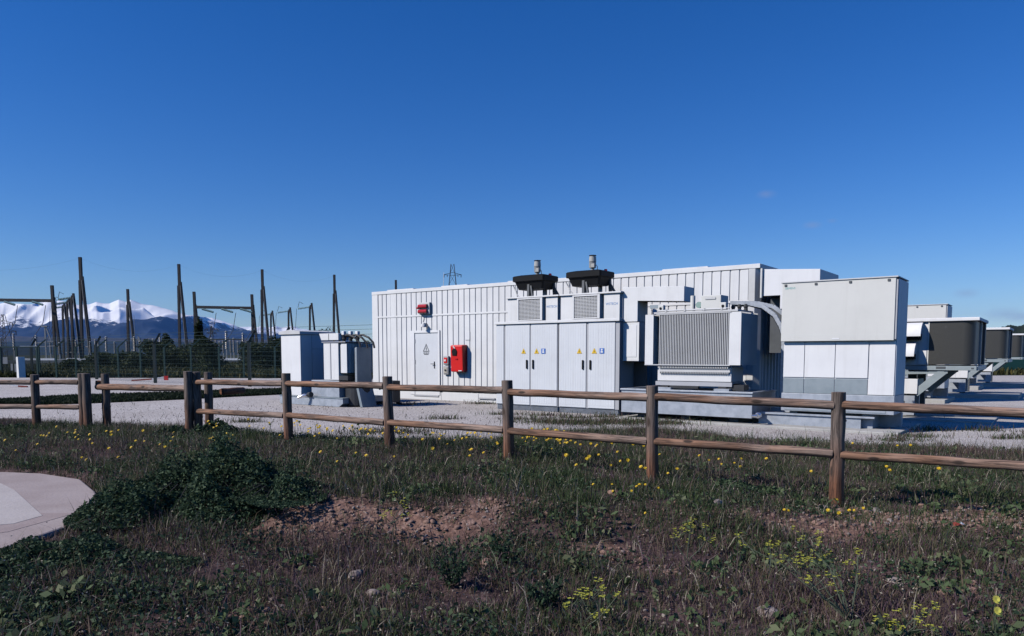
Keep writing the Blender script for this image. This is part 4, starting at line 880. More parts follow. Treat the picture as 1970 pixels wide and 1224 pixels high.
def blades(name, x, y, h, w, lean, tint, m, curl=.5, zf=None):
    n = len(x); z = (hgt(x, y) if zf is None else zf(x, y))-.01
    an = rng.uniform(0, 2*math.pi, n); dx, dy = np.cos(an), np.sin(an); fa = rng.uniform(0, 2*math.pi, n); wx, wy = np.cos(fa)*w/2, np.sin(fa)*w/2
    B = np.stack([x, y, z], 1); D = np.stack([dx, dy, 0*dx], 1); Wd = np.stack([wx, wy, 0*wx], 1); U = np.array([0, 0, 1.])
    l = lean[:, None]*h[:, None]; hh = h[:, None]
    m1 = B + D*l*.25 + U*hh*.5; m2 = B + D*l*(.25+curl*.75) + U*hh*(1-.35*lean[:, None])
    V = np.stack([B-Wd, B+Wd, m1+Wd*.8, m1-Wd*.8, m2+Wd*.15, m2-Wd*.15], 1).reshape(-1, 3)
    i = np.arange(n)*6; F = np.concatenate([np.stack([i, i+1, i+2, i+3], 1), np.stack([i+3, i+2, i+4, i+5], 1)])
    return set_mesh(name, V, F, m, smooth=False, attr={'tint': np.repeat(tint, 6)})
def leaves(name, P, size, tint, m, parent=None, flat=.5):
    n = len(P); a = rng.normal(0, 1, (n, 3)); a[:, 2] *= flat; a /= np.linalg.norm(a, axis=1)[:, None]
    b = np.cross(a, rng.normal(0, 1, (n, 3))); b /= np.linalg.norm(b, axis=1)[:, None]
    s = size[:, None]
    V = np.stack([P-a*s*.5, P+b*s*.28-a*s*.05, P+a*s*.5, P-b*s*.28-a*s*.05], 1).reshape(-1, 3); i = np.arange(n)*4
    o = set_mesh(name, V, np.stack([i, i+1, i+2, i+3], 1), m, smooth=False, attr={'tint': np.repeat(tint, 4)})
    if parent: o.parent = parent
    return o
def inpath(x, y):
    px_ = np.interp(y, PYY, PXX)
    return (x < px_+.02) & (y > 4.0) & (y < 9.5)
def sample_verge(n, y0=3.4, y1=16):
    y = y0+(y1-y0)*rng.random(n)**1.2; x = (rng.random(n)*2-1)*(y*.72+1.6); return x, y
# grass and dry growth on the verge: far beyond counting, one mass
x, y = sample_verge(660000)
clump = .5+.5*wob(x, y, 2.3, .3)+.35*wob(x, y, 6.0, 1.7)
edge = soil_mask(x, y)
keep = (rng.random(len(x)) < np.clip(.16+1.05*clump, .03, 1)*(1-.86*bank_mask(x, y))*np.where(edge > .5, 1, .13*np.clip(1-(y-np.interp(x, BX, BY))/1.2, 0, 1))) & ~inpath(x, y)
x, y, clump = x[keep], y[keep], clump[keep]; n = len(x)
nearf = 1-sstep(5.2, 7.0, y)
hh = (.05+.13*rng.random(n)**1.6)*(.7+.6*np.clip(clump, 0, 1.2))*(1-.25*nearf); tall = rng.random(n) < .02; hh[tall] *= 2.3
dry = np.clip(.42+.55*wob(x, y, .8, 4.)+.3*wob(x, y, 2.6, 9.)+.20*nearf+.16*sstep(-1, 3, x)*nearf-.22*np.exp(-((y-np.interp(x, FX, FY))/1.5)**2), 0, 1)
tint = np.clip(np.where(rng.random(n) < dry, .52+.36*rng.random(n), .02+.46*rng.random(n)), 0, 1); tint = np.where(rng.random(n) < .06, 1., tint)
tag(blades('grass', x, y, hh, .0032+.0045*rng.random(n), .2+1.0*rng.random(n), tint, GRASS), kind='stuff')
x, y = sample_verge(9000, 3.6, 15); k = (soil_mask(x, y) > .5) & ~inpath(x, y) & (wob(x, y, .9, 2.2) > -.5); x, y = x[k], y[k]
tag(leaves('dry_specks', np.stack([x, y, hgt(x, y)+.03+.14*rng.random(len(x))], 1), .008+.014*rng.random(len(x)), np.where(rng.random(len(x)) < .7, 1., .9), GRASS), kind='stuff')
# low leafy ground cover
x, y = sample_verge(75000, 3.6, 13); k = (wob(x, y, 1.4, 7.3)+.4*wob(x, y, 4.4, 3.) > .25-.25*(x < -1.)) & ~inpath(x, y) & (soil_mask(x, y) > .5) & (bank_mask(x, y) < .4)
x, y = x[k], y[k]; z = hgt(x, y)+.02+.07*rng.random(len(x))
tag(leaves('ground_cover', np.stack([x, y, z], 1), .018+.03*rng.random(len(x)), rng.random(len(x)), LEAF, flat=.8), kind='stuff')
cx_, cy_ = sample_verge(420, 3.7, 13); k = (soil_mask(cx_, cy_) > .6) & ~inpath(cx_, cy_); cx_, cy_ = cx_[k], cy_[k]; P_ = []; S_ = []; T_ = []; q_ = rng.random(len(cx_))
for a_, b_, c_ in zip(cx_, cy_, q_):
    m_n = int(18+40*rng.random()); rr_ = .05+.10*rng.random(); x = a_+rng.normal(0, rr_, m_n); y = b_+rng.normal(0, rr_, m_n)
    P_.append(np.stack([x, y, hgt(x, y)+.015+.10*rng.random(m_n)*c_], 1)); S_.append(.03+.045*rng.random(m_n)*(.4+c_)); T_.append(np.clip(.2+.5*c_+.3*rng.random(m_n), 0, 1))
tag(leaves('weed_rosettes', np.concatenate(P_), np.concatenate(S_), np.concatenate(T_), GRASS_LEAF, flat=.9), kind='stuff')
x, y = sample_verge(2600, 3.8, 15); k = (soil_mask(x, y) > .3) & ~inpath(x, y); x, y = x[k], y[k]; n = len(x)
tag(blades('dry_stalks', x, y, .16+.26*rng.random(n), .0035+.002*rng.random(n), .3+.9*rng.random(n), np.clip(.55+.45*rng.random(n), 0, 1), GRASS, curl=.9), kind='stuff')
# sparse weeds growing through the gravel
cent = [(-1.6, 17.3), (-.2, 18.6), (.8, 18.3), (1.4, 17.6), (2.3, 17.8), (8.3, 14.6), (9.4, 14.6), (10.2, 13.9), (9.0, 13.2), (6.8, 12.9), (-3.2, 22.4), (-.9, 22.7), (3.6, 16.3), (.2, 17.2), (7.4, 13.5), (11.5, 15.5), (-6, 16.5), (-2.4, 14.2), (.9, 16.4), (2.4, 16.4), (3.1, 16.1), (1.7, 16.1)]
xs_, ys_ = [], []
for i, (cx, cy) in enumerate(cent):
    m_n = 260 if i < 17 else 900; xs_.append(cx+rng.normal(0, .28 if i < 17 else .5, m_n)); ys_.append(cy+rng.normal(0, .14 if i < 17 else .3, m_n))
x = np.concatenate(xs_+[rng.uniform(-12, 12, 700)]); y = np.concatenate(ys_+[rng.uniform(12, 24, 700)]); k = hgt(x, y) < 9; x, y = x[k], y[k]; n = len(x)
tag(blades('weeds', x, y, .05+.16*rng.random(n)**2, .008+.008*rng.random(n), .3+.8*rng.random(n), np.clip(.1+.75*rng.random(n), 0, 1), GRASS, zf=lambda x, y: np.maximum(hgt(x, np.minimum(y, 19)), GZ)), kind='stuff')
# dark strip of rough growth across the yard and the rough field beyond the fence
dk = mat('dark soil', (.018, .02, .015), .95)  # even dark ground colour below the rough growth
DT = [(-17.05, 23.15), (-16.71, 24.08), (-15.82, 27.03), (-12.76, 29.29), (-11.73, 30.57), (-9.9, 31.97), (-8.93, 32.97)]; DB = [(-15.99, 21.71), (-15.31, 22.06), (-13.27, 22.65), (-10.94, 25.09), (-10.11, 26.35), (-8.71, 28.12), (-7.94, 29.29)]
m = MB(); m.add([(q[0], q[1], GZ+.004) for q in DB]+[(q[0], q[1], GZ+.004) for q in DT], [(i, i+1, i+8, i+7) for i in range(6)]); tag(m.build('ditch', dk), kind='structure')
nn = 60000; t_ = rng.random(nn)*6; i_ = np.minimum(t_.astype(int), 5); f_ = (t_-i_)[:, None]; u_ = rng.random(nn)[:, None]; A_ = np.array(DB); B_ = np.array(DT)
Q = (A_[i_]*(1-f_)+A_[i_+1]*f_)*(1-u_)+(B_[i_]*(1-f_)+B_[i_+1]*f_)*u_
tag(blades('rough_growth', Q[:, 0], Q[:, 1], .16*(.35+.65*rng.random(nn)), .03+.03*rng.random(nn), .3+.8*rng.random(nn), rng.random(nn)**2*.6, TREEL, zf=lambda x, y: 0*x+GZ), kind='stuff')
n = 60000; x = rng.uniform(-62, -3, n); y = 49.5+70*rng.random(n)**1.5; k = (x > -y*.72); x, y = x[k], y[k]; n = len(x)
tag(blades('scrub_grass', x, y, .25+.55*rng.random(n)**2*(1+.7*wob(x, y, .3, 2.)), .08+.10*rng.random(n), .3+.7*rng.random(n), np.clip(rng.random(n)*.8+.3*wob(x, y, .35, 5.), 0, 1), SCRUB, zf=lambda x, y: 0*x), kind='stuff')
x = rng.uniform(18, 70, 20000); y = rng.uniform(58, 90, 20000); n = len(x)
tag(blades('scrub_grass', x, y, .3+.5*rng.random(n), .1+.1*rng.random(n), .3+.7*rng.random(n), np.clip(.35+rng.random(n)*.6, 0, 1), SCRUB, zf=lambda x, y: 0*x), kind='stuff')

def crown(cx, cy, z0, z1, rx, ry, nl, size, pw=1.0, seed=0, cone=0.0, lumps=14):
    r_ = np.random.default_rng(seed); H_ = z1-z0
    L = np.stack([r_.uniform(-1, 1, lumps), r_.uniform(-1, 1, lumps), r_.random(lumps)**.8], 1)
    q = r_.integers(0, lumps, nl); d = r_.normal(0, 1, (nl, 3)); d /= np.linalg.norm(d, axis=1)[:, None]; rr = r_.random(nl)**.45
    sc = .42*(1-cone*L[q, 2])
    nx = L[q, 0]*(1-.45*L[q, 2])*(1-cone*L[q, 2])*.75 + d[:, 0]*rr*sc; ny = L[q, 1]*(1-.45*L[q, 2])*(1-cone*L[q, 2])*.75+d[:, 1]*rr*sc
    nz = .12+L[q, 2]*.72+d[:, 2]*rr*.2
    P = np.stack([cx+nx*rx, cy+ny*ry, z0+np.clip(nz, .0, 1.05)*H_], 1)
    return P, size*(.6+.8*r_.random(nl)), np.clip(r_.random(nl)*.7+.3*r_.random(lumps)[q], 0, 1)
def shrub(px, py, Y, half_px, label, seed, nl=2600, cone=0., name='shrub', cat='shrub', group='dark shrubs beyond the mesh fence', m=None, size=None):
    X = X_(px, Y); top = Z_(py, Y); rx = half_px/1422*Y
    t = thing(name, label, cat, (X, Y, 0), 0, group)
    P, s, ti = crown(0, 0, 0.05, top, rx, rx*.9, nl, size or rx*.13, seed=seed, cone=cone)
    leaves('crown', P, s, ti, m or TREEL, t)
    tk = MB(); tk.tube([(0, 0, 0), (.04, 0, top*.3), (.0, .03, top*.7)], [.09, .06, .02], 8)
    for k in range(6):
        a = k*1.05; tk.tube([(0, 0, .1+.05*k), (rx*.3*math.cos(a), rx*.3*math.sin(a), top*.3), (rx*.6*math.cos(a), rx*.6*math.sin(a), top*.6)], [.05, .035, .012], 6)
    tk.build('trunk', POLE, t)
shr = [(262, 668, 62, 34, 'low rounded dark shrub, leftmost in the clump behind the mesh fence', .0), (300, 655, 64, 36, 'dark rounded shrub with a ragged top, second from the left in the clump', .0), (322, 640, 68, 24, 'narrow dark shrub with a spiky top, in the middle of the clump', .5), (352, 645, 62, 34, 'broad dark shrub in front of the tall mast right of the ridge', .1), (386, 610, 60, 24, 'tall pointed dark conifer-like shrub under the left leg of the three-insulator gantry', .8), (396, 650, 58, 34, 'broad dark shrub at the right end of the clump, below the pointed one', .1), (500, 658, 66, 36, 'brown-green shrub between the mesh fence post and the white switch cabinet', .0), (540, 650, 70, 30, 'shrub partly hidden behind the white switch cabinet', .0), (136, 690, 60, 20, 'small low bush in the field behind the left mesh fence', .0), (200, 676, 75, 30, 'loose low bush left of the dark clump of shrubs', .0)]
for i, (px, py, Y, hw, l_, cn) in enumerate(shr): shrub(px, py, Y, hw*1.35, l_, 40+i, cone=cn, nl=4600, size=hw/1422*Y*.15)
shrub(711, 656, 55, 20, 'dark tree in the gap between the small transformer and the container building', 71, name='broadleaf_tree', cat='tree', group=None)
shrub(626, 629, 75, 24, 'dark treetop showing over the lid of the white switch cabinet', 72, name='broadleaf_tree', cat='tree', group=None)
# far wood on the plain
P_, S_, T_ = [], [], []
for i in range(120):
    Y = rng.uniform(300, 420); X = rng.uniform(.55, .85)*Y; h_ = rng.uniform(4, 9)
    P, s, ti = crown(X, Y, 0, h_, rng.uniform(4, 8), 5, 70, 1.8, seed=2000+i, lumps=6); P_.append(P); S_.append(s); T_.append(ti)
tag(leaves('far_wood', np.concatenate(P_), np.concatenate(S_), np.concatenate(T_), TREEL), kind='stuff')
tarp = mat('green windbreak cloth', (.01, .07, .06), .7, var=.2, scale=.5)
gs = thing('screened_fence', 'dark green screened fence at the far right, beyond the row of cooling units', 'fence', (42, 62, 0), 0)
MB().box(-6, 22, -.03, .03, .15, 2.3).build('screen', tarp, gs)
m = MB()
for k in range(11): m.box(-6+k*2.8-.04, -6+k*2.8+.04, .03, .11, 0, 2.4)
m.build('posts', FDARK, gs)

# ------------------------------------------------------------------ bramble and leafy plants near the camera
def mound(name, label, cat, cx, cy, rx, ry, h_, nl, size, seed, group=None, m=LEAF):
    t = thing(name, label, cat, (cx, cy, float(hgt(cx, cy))), 0, group); r_ = np.random.default_rng(seed)
    an = r_.uniform(0, 6.283, nl); rr = np.sqrt(r_.random(nl)); x = rx*rr*np.cos(an)*(1+.25*np.sin(3*an+seed)); y = ry*rr*np.sin(an)*(1+.25*np.cos(4*an+seed))
    top = h_*np.clip(1-rr**2, .05, 1)*(.62+.45*wob(x+cx, y+cy, 3.1, seed)+.3*wob(x+cx, y+cy, 8., seed))
    z = top*(.25+.75*r_.random(nl)**.5) + hgt(x+cx, y+cy)-float(hgt(cx, cy)); k = ~inpath(x+cx+.12, y+cy)
    leaves('foliage', np.stack([x, y, np.maximum(z, .01)], 1)[k], (size*(.6+.8*r_.random(nl)))[k], r_.random(nl)[k], m, t, flat=.7)
    st_ = MB()
    for q in range(16):
        a = q*.39; st_.tube([(0.1*math.cos(a), .1*math.sin(a), 0), (rx*.3*math.cos(a), ry*.3*math.sin(a), h_*.35), (rx*.6*math.cos(a), ry*.6*math.sin(a), h_*.12)], [.005, .004, .003], 5)
    st_.build('stems', POLE, t); return t
mound('bramble_bush', 'big dark bramble mound spilling over the edge of the concrete path', 'bush', -3.05, 7.2, .95, 1.0, .78, 34000, .036, 3)
mound('bramble_bush', 'dark bramble mass running right from the biggest mound, under two yellow flowers', 'bush', -2.2, 6.9, .62, .55, .30, 10000, .034, 5)
mound('bramble_bush', 'low leafy bramble along the near rim of the concrete path at the left edge', 'bush', -3.35, 5.35, .85, .62, .22, 12000, .034, 7)
mound('bramble_bush', 'low dark leafy patch in the bottom left corner below the path', 'bush', -2.8, 4.65, .75, .4, .13, 4500, .035, 8)
mound('leafy_clump', 'leafy green clump with yellow flowers at the foot of the gate posts', 'plant', -5.0, 12.3, .45, .35, .28, 2200, .06, 9)
mound('leafy_clump', 'leafy green clump left of the gate post, beside bare gravel', 'plant', -5.75, 12.6, .4, .3, .22, 1500, .06, 10)
mound('leafy_clump', 'bushy green clump at the left picture edge in front of the short fence', 'plant', -9.9, 14.0, .8, .4, .26, 2200, .06, 11)
mound('leafy_clump', 'dark leafy clump right of the second nearest fence post', 'plant', 2.35, 8.05, .55, .3, .2, 2600, .04, 12)
mound('leafy_clump', 'low dark rosette under the pair of big pale yellow blooms', 'plant', 2.78, 4.22, .16, .12, .05, 500, .035, 13)
def spike_plant(label, cx, cy, n, h_, seed, m=LEAF, spread=.2):
    r_ = random.Random(seed); t = thing('thistle_plant', label, 'plant', (cx, cy, float(hgt(cx, cy))), 0); st_ = MB(); P = []
    for k in range(n):
        a = r_.uniform(0, 6.28); l_ = r_.uniform(.3, 1)*spread; hq = h_*r_.uniform(.55, 1)
        st_.tube([(0, 0, 0), (l_*.5*math.cos(a), l_*.5*math.sin(a), hq*.55), (l_*math.cos(a), l_*math.sin(a), hq)], [.006, .004, .002], 5)
        for i in range(46):
            s = r_.uniform(.15, 1); P.append((l_*s*math.cos(a)+r_.gauss(0, .015), l_*s*math.sin(a)+r_.gauss(0, .015), hq*s+r_.gauss(0, .012)))
    st_.build('stems', POLE, t); P = np.array(P); leaves('foliage', P, .03*(.6+.8*rng.random(len(P))), rng.random(len(P))*.8, m, t, flat=1.6)
spike_plant('upright dark thistle with stiff leafy stems in the centre foreground', -.42, 5.05, 13, .36, 1, spread=.24)
spike_plant('smaller dark thistle right of the central one', -.05, 5.5, 7, .26, 2, spread=.14)
spike_plant('tallest dark weed, rising out of the back of the big bramble mound', -3.25, 8.0, 18, .58, 4, spread=.26)
spike_plant('second dark weed on the right slope of the big bramble mound', -2.35, 7.55, 12, .42, 5, spread=.22)
spike_plant('bushy dark weed low in the foreground between the central thistle and the yellow mustard', .22, 4.6, 12, .2, 3, spread=.2)
# mustard plants
BLOOM = mat('mustard bloom', (.42, .42, .05), .6, var=.2); STEMG = mat('pale stem', (.08, .10, .06), .7, var=.3)
DAND = mat('yellow petals', (.72, .47, .02), .6, var=.15); DPALE = mat('pale yellow petals', (.62, .58, .10), .6, var=.15)
def mustard(label, cx, cy, tips, seed):
    r_ = random.Random(seed); t = thing('mustard_plant', label, 'plant', (cx, cy, float(hgt(cx, cy))), 0, 'wild mustard plants'); st_ = MB(); bl_ = MB()
    for (dx, dy, hz) in tips:
        mid = (dx*.45+r_.gauss(0, .03), dy*.5, hz*.6); end = (dx, dy, hz); st_.tube([(0, 0, 0), (dx*.2, dy*.2, hz*.3), mid, end], [.006, .005, .004, .002], 5)
        ends = [end]
        for k in range(4):
            s = r_.uniform(.5, .95); b0 = (dx*s, dy*s, hz*s); e = (b0[0]+r_.gauss(0, .07), b0[1]+r_.gauss(0, .05), b0[2]+r_.uniform(.03, .12)); st_.tube([b0, e], [.003, .0015], 4); ends.append(e)
        for e in ends:
            for k in range(7):
                c = Vector((e[0]+r_.gauss(0, .012), e[1]+r_.gauss(0, .012), e[2]+r_.gauss(0, .010)))
                for q in range(4):
                    a = q*1.57+r_.random(); u = Vector((math.cos(a), math.sin(a), .35))*.0095; w_ = Vector((-math.sin(a), math.cos(a), 0))*.006
                    bl_.add([c, c+u*.6+w_, c+u*1.2, c+u*.6-w_], [(0, 1, 2, 3)])
    st_.build('stems', STEMG, t); bl_.build('blossoms', BLOOM, t)
mustard('tall pale-stemmed wild mustard arching left from the lower right foreground', 2.05, 4.35, [(-.25, .3, .52), (-.45, .15, .45), (-.12, .1, .42), (-.55, .4, .4), (.12, .2, .40), (-.3, -.05, .30), (-.05, .45, .33), (-.4, .25, .36)], 1)
mustard('short wild mustard by the bottom edge, right of centre', .42, 4.2, [(.05, .1, .2), (-.08, .05, .17), (.12, -.02, .13)], 2)
mustard('low wild mustard with few blooms near the right bottom corner', 2.15, 4.02, [(.12, .0, .12), (.2, .1, .16), (-.04, .02, .1)], 3)
mustard('sparse wild mustard behind the tall one, in front of the bare bank', 1.35, 5.6, [(.05, .1, .3), (-.1, .05, .22), (.15, 0, .2)], 4)
mustard('thin wild mustard left of centre, on the bare bank', -1.0, 6.2, [(.05, .1, .3), (-.1, .0, .22)], 5)
# yellow flowers
def flower(label, group, r_, m, petals=11):
    h = MB()
    for ring_, (rr, zz) in enumerate(((1, 0), (.62, .25))):
        for k in range(petals):
            a = k*2*math.pi/petals+ring_*.3; u = Vector((math.cos(a), math.sin(a), 0)); w_ = Vector((-math.sin(a), math.cos(a), 0)); c = Vector((0, 0, zz*r_))
            h.add([c, c+u*rr*r_*.6+w_*r_*.24+Vector((0, 0, .12*r_)), c+u*rr*r_+Vector((0, 0, .18*r_)), c+u*rr*r_*.6-w_*r_*.24+Vector((0, 0, .12*r_))], [(0, 1, 2, 3)])
    h.cyl((0, 0, -.1*r_), (0, 0, .22*r_), r_*.3, r_*.2, 8)
    return h
def mk_flower(): 
    t = thing('yellow_flower', 'small yellow daisy-like flower on a thin stem among the verge grass', 'flower', (0, 0, 0), 0, 'yellow flowers scattered over the verge')
    MB().tube([(0, 0, 0), (.01, 0, .13), (0, .005, .26)], .0022, 4).build('stem', STEMG, t); o = flower('', '', .023, DAND).build('flower_head', DAND, t); o.location = (0, .005, .26); o.rotation_euler = (.7, -.25, 0); return t
fl0 = mk_flower(); first = True
clusters = [(-7.3, 11.6, 1.3, .7, 12), (-6.2, 10.7, 1.2, .5, 16), (-4.3, 10.0, 1.2, .7, 12), (-3.2, 11.9, 1.1, .8, 26), (-2.2, 11.2, 1.1, .8, 22), (-1.5, 10.7, 1.1, .8, 26), (-.4, 10.3, 1.0, .9, 24), (.35, 10.6, .45, .5, 55), (.75, 10.0, .6, .6, 22), (1.4, 9.3, .9, .6, 9), (1.1, 6.9, .45, .35, 9), (2.9, 6.4, .4, .3, 10), (2.9, 9.1, 1.0, .8, 8), (4.4, 8.6, 1.0, .6, 5), (-5.0, 12.3, .3, .2, 8), (-2.6, 8.1, .5, .4, 4), (5.6, 10.7, 1.2, .6, 5), (-.6, 13., .5, .6, 9), (-5.3, 8.9, .8, .3, 4), (-1.0, 8.4, 1.2, .5, 10), (1.2, 8.0, .9, .5, 10)]
for (cx, cy, sx, sy, nn) in clusters:
    for k in range(nn):
        x, y = cx+random.gauss(0, sx*.55), cy+random.gauss(0, sy*.55)
        if inpath(np.array([x]), np.array([y]))[0]: continue
        o = fl0 if first else copy_tree(fl0); first = False
        o.location = (x, y, float(hgt(x, y))-random.uniform(0, .04)); s = random.uniform(.7, 1.15)*(.72 if y < 7.5 else 1); o.scale = (s, s, s*random.uniform(.8, 1.1)); o.rotation_euler = (random.uniform(-.2, .2), random.uniform(-.2, .2), random.uniform(-.8, .8))
for k, (x, y, h_, l_) in enumerate(((2.80, 4.18, .20, 'big pale yellow bloom facing the camera, upper one of the pair at the lower right'), (2.79, 4.15, .145, 'big pale yellow bloom facing the camera, lower one of the pair at the lower right'))):
    t = thing('yellow_flower', l_, 'flower', (x, y, float(hgt(x, y))), 0); MB().tube([(0, 0, 0), (.0, .01, h_*.5), (0, 0, h_)], .003, 5).build('stem', STEMG, t); o = flower('', '', .026, DPALE, 14).build('flower_head', DPALE, t); o.location = (0, -.005, h_); o.rotation_euler = (1.05, 0, 0)

# ------------------------------------------------------------------ stones
STONE = mat('limestone', (.33, .285, .265), .9, col2=(.20, .15, .13), scale=14, bump=.4, bscale=30)
STONEP = mat('pink limestone', (.30, .19, .15), .9, col2=(.20, .12, .09), scale=14, bump=.4, bscale=30)
def stone_mesh(seed):
    bm = bmesh.new(); bmesh.ops.create_icosphere(bm, subdivisions=2, radius=1); r_ = random.Random(seed)
    ds_ = [(Vector((r_.gauss(0, 1), r_.gauss(0, 1), r_.gauss(0, 1))).normalized(), r_.uniform(.55, .9)) for _ in range(8)]
    for v in bm.verts:
        for d, c in ds_:
            q = v.co.dot(d)
            if q > c: v.co -= d*(q-c)
        v.co += Vector((r_.gauss(0, .03), r_.gauss(0, .03), r_.gauss(0, .03)))
    me = bpy.data.meshes.new('stone'); bm.to_mesh(me); bm.free(); return me
tmpl = []
for i in range(6):
    me = stone_mesh(i); vv = np.array([v.co for v in me.vertices]); ff = np.array([p.vertices[:] for p in me.polygons]); tmpl.append((vv, ff)); bpy.data.meshes.remove(me)
def rubble(name, x, y, s, m, sink=.25, zf=None):
    V, F, o_ = [], [], 0; z = (zf or hgt)(x, y)
    for i in range(len(x)):
        vv, ff = tmpl[i % 6]; a = rng.uniform(0, 6.28); R_ = np.array([[math.cos(a), -math.sin(a), 0], [math.sin(a), math.cos(a), 0], [0, 0, 1]])
        V.append((vv*np.array([1, rng.uniform(.6, 1), rng.uniform(.45, .75)])*s[i])@R_.T+np.array([x[i], y[i], z[i]+s[i]*sink])); F.append(ff+o_); o_ += len(vv)
    return tag(set_mesh(name, np.concatenate(V), np.concatenate(F), m, smooth=False), kind='stuff')
x = rng.uniform(-2.6, 5.2, 9000); y = rng.uniform(4, 8.2, 9000); k = rng.random(9000) < bank_mask(x, y)**1.1*1.2; x, y = x[k], y[k]
rubble('rubble', x, y, .008+.030*rng.random(len(x))**2.0, STONEP)
x = rng.uniform(-2.6, 5.2, 9000); y = rng.uniform(4, 8.2, 9000); k = rng.random(9000) < bank_mask(x, y)**1.2*.5; x, y = x[k], y[k]
rubble('rubble', x, y, .006+.022*rng.random(len(x))**2, STONE)
x, y = sample_verge(3200, 3.6, 9); k = ~inpath(x, y); x, y = x[k], y[k]; rubble('rubble', x, y, .005+.018*rng.random(len(x))**2.5, STONE)
x = rng.uniform(-12, 12, 5200); y = rng.uniform(11, 22, 5200); k = (soil_mask(x, y) < .4) & (np.abs(x) < y*.72); x, y = x[k], y[k]
def gz_(x, y): return np.where(y < 19.9, hgt(x, np.minimum(y, 19.9)), GZ)
inb = lambda x, y: ((x-P0[0])*.6+(y-P0[1])*.8)
k = inb(x, y) < -3.4; x, y = x[k], y[k]
rubble('rubble', x, y, .006+.016*rng.random(len(x))**3, STONE, zf=gz_)
big = [(-1.2, 4.55, .05), (-1.15, 5.35, .075), (-.95, 4.95, .05), (-1.7, 4.6, .035), (-1.9, 4.75, .03), (1.62, 4.55, .08), (.35, 4.85, .04), (2.95, 4.1, .05), (-1.62, 5.0, .04), (1.0, 7.2, .06), (1.95, 7.0, .08), (3.05, 7.18, .07), (3.2, 7.08, .06), (3.6, 7.2, .06), (3.9, 5.6, .05), (4.0, 5.2, .05), (2.7, 5.1, .06), (.1, 4.3, .05), (-.2, 5.6, .07), (.75, 5.35, .05)]
for i, (x, y, s) in enumerate(big):
    vv, ff = tmpl[i % 6]; me = bpy.data.meshes.new('stone'); a = i*1.3
    me.from_pydata([tuple(q) for q in vv*np.array([1.2, .9, .6])*s], [], [tuple(int(j) for j in q) for q in ff]); me.materials.append(STONE if i % 3 else STONEP)
    o = bpy.data.objects.new('stone', me); C.objects.link(o); o.location = (x, y, float(hgt(x, y))+s*.22); o.rotation_euler = (0, 0, a)
    tag(o, 'fist-sized pale rough stone lying loose on the verge', 'stone', 'larger stones on the verge')
t = thing('crumpled_packet', 'crumpled red and white packet lying in the grass right of the nearest post', 'litter', (4.03, 6.55, float(hgt(4.03, 6.55))+.02), .4); t.scale = (.7, .7, .4)
MB().add([(-.10, 0, .0), (0, -.03, .03), (.0, .06, .06), (-.10, .05, .04), (-.05, .02, .07)], [(0, 1, 4), (1, 2, 4), (2, 3, 4), (3, 0, 4)]).build('red_part', MATS['faded red paint'], t)
MB().add([(.0, -.03, .03), (.10, 0, .0), (.09, .06, .03), (0, .06, .06), (.05, .02, .06)], [(0, 1, 4), (1, 2, 4), (2, 3, 4), (3, 0, 4)]).build('white_part', BWHITE, t)

# ------------------------------------------------------------------ air
hz = MB().box(-59000, 59000, -2500, 59500, -1.1, 3300)
hm_ = bpy.data.materials.new('air'); hm_.use_nodes = True; nt = hm_.node_tree
for n in list(nt.nodes):
    if n.type != 'OUTPUT_MATERIAL': nt.nodes.remove(n)
pv = nt.nodes.new('ShaderNodeVolumePrincipled'); pv.inputs['Color'].default_value = (.16, .42, 1, 1); pv.inputs['Density'].default_value = .85e-5; pv.inputs['Anisotropy'].default_value = .0
nt.links.new(pv.outputs[0], nt.nodes['Material Output'].inputs['Volume'])
HAZE = True
if HAZE: tag(hz.build('haze', hm_), kind='stuff')

# ------------------------------------------------------------------ light, sky, camera
to_sun = Vector((-.753, -.258, .605)).normalized()
el = math.asin(to_sun.z); az = math.atan2(to_sun.x, to_sun.y)
su = bpy.data.lights.new('sun', 'SUN'); su.energy = 4.5; su.angle = R(.53); su.color = (1, .945, .875)
so = bpy.data.objects.new('sun', su); C.objects.link(so); so.rotation_euler = to_sun.to_track_quat('Z', 'Y').to_euler(); so.location = (-20, -10, 30)
w = bpy.data.worlds.new('World'); SC.world = w; w.use_nodes = True; nt = w.node_tree; bg = nt.nodes['Background']
sky = nt.nodes.new('ShaderNodeTexSky'); sky.sky_type = 'NISHITA'; sky.sun_disc = False; sky.sun_elevation = el; sky.sun_rotation = az % (2*math.pi)
sky.altitude = 300; sky.air_density = 1.0; sky.dust_density = 0.0; sky.ozone_density = 6.0
hs = nt.nodes.new('ShaderNodeHueSaturation'); hs.inputs['Hue'].default_value = .514; hs.inputs['Saturation'].default_value = 1.28   # a polarised, deep blue spring sky
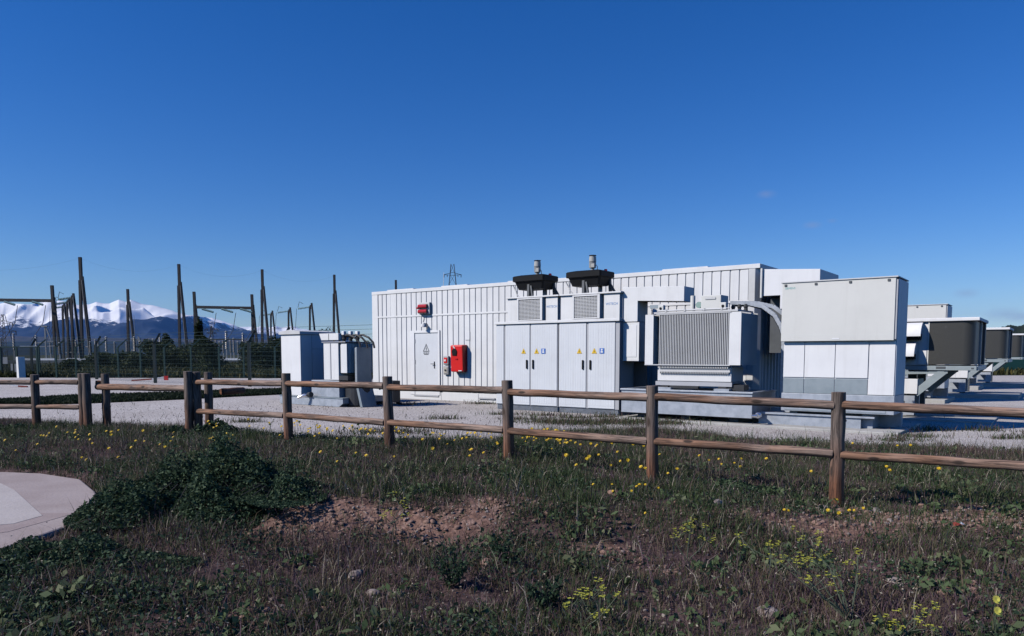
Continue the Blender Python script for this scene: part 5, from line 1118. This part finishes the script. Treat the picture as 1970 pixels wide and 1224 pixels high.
# a few faint scraps of cloud low in the right half of the sky
tc = nt.nodes.new('ShaderNodeTexCoord'); cur = hs.outputs[0]
nz = N(nt, 'ShaderNodeTexNoise', Scale=60.0, Detail=5.0, Roughness=.6); nt.links.new(tc.outputs['Generated'], nz.inputs['Vector'])
for (px, py, wd) in ((1465, 381, .014), (1553, 438, .013), (1590, 430, .007), (1850, 566, .016), (1925, 606, .022), (1960, 612, .016)):
    d = Vector(((px-985)/1422, 1, (683-py)/1422)).normalized()
    sb = N(nt, 'ShaderNodeVectorMath', operation='SUBTRACT'); sb.inputs[1].default_value = d; nt.links.new(tc.outputs['Generated'], sb.inputs[0])
    ml = N(nt, 'ShaderNodeVectorMath', operation='MULTIPLY'); ml.inputs[1].default_value = (1/wd, 1/wd, 2.3/wd); nt.links.new(sb.outputs[0], ml.inputs[0])
    ln = N(nt, 'ShaderNodeVectorMath', operation='LENGTH'); nt.links.new(ml.outputs[0], ln.inputs[0])
    mr = N(nt, 'ShaderNodeMapRange'); mr.inputs[1].default_value = .1; mr.inputs[2].default_value = 1.0; mr.inputs[3].default_value = .55; mr.inputs[4].default_value = 0; nt.links.new(ln.outputs[1], mr.inputs[0])
    mu = N(nt, 'ShaderNodeMath', operation='MULTIPLY'); nt.links.new(mr.outputs[0], mu.inputs[0]); nt.links.new(nz.outputs['Fac'], mu.inputs[1])
    cur = mix(nt, mu.outputs[0], cur, (2.6, 2.9, 4.3))
nt.links.new(sky.outputs[0], hs.inputs['Color']); nt.links.new(cur, bg.inputs['Color']); bg.inputs['Strength'].default_value = .112
cam = bpy.data.cameras.new('camera'); co = bpy.data.objects.new('camera', cam); C.objects.link(co); SC.camera = co
co.location = (0, 0, 1.55); co.rotation_euler = (R(90-4.5), 0, 0)
cam.sensor_width = 36; cam.lens = 1422/1970*36; cam.shift_y = 182.9/1970; cam.clip_start = .1; cam.clip_end = 150000
SC.view_settings.view_transform = 'Standard'; SC.view_settings.look = 'None'; SC.view_settings.exposure = 0; SC.view_settings.gamma = 1
SC.cycles.volume_bounces = 0; SC.cycles.max_bounces = 6; SC.cycles.diffuse_bounces = 0; SC.cycles.use_denoising = True
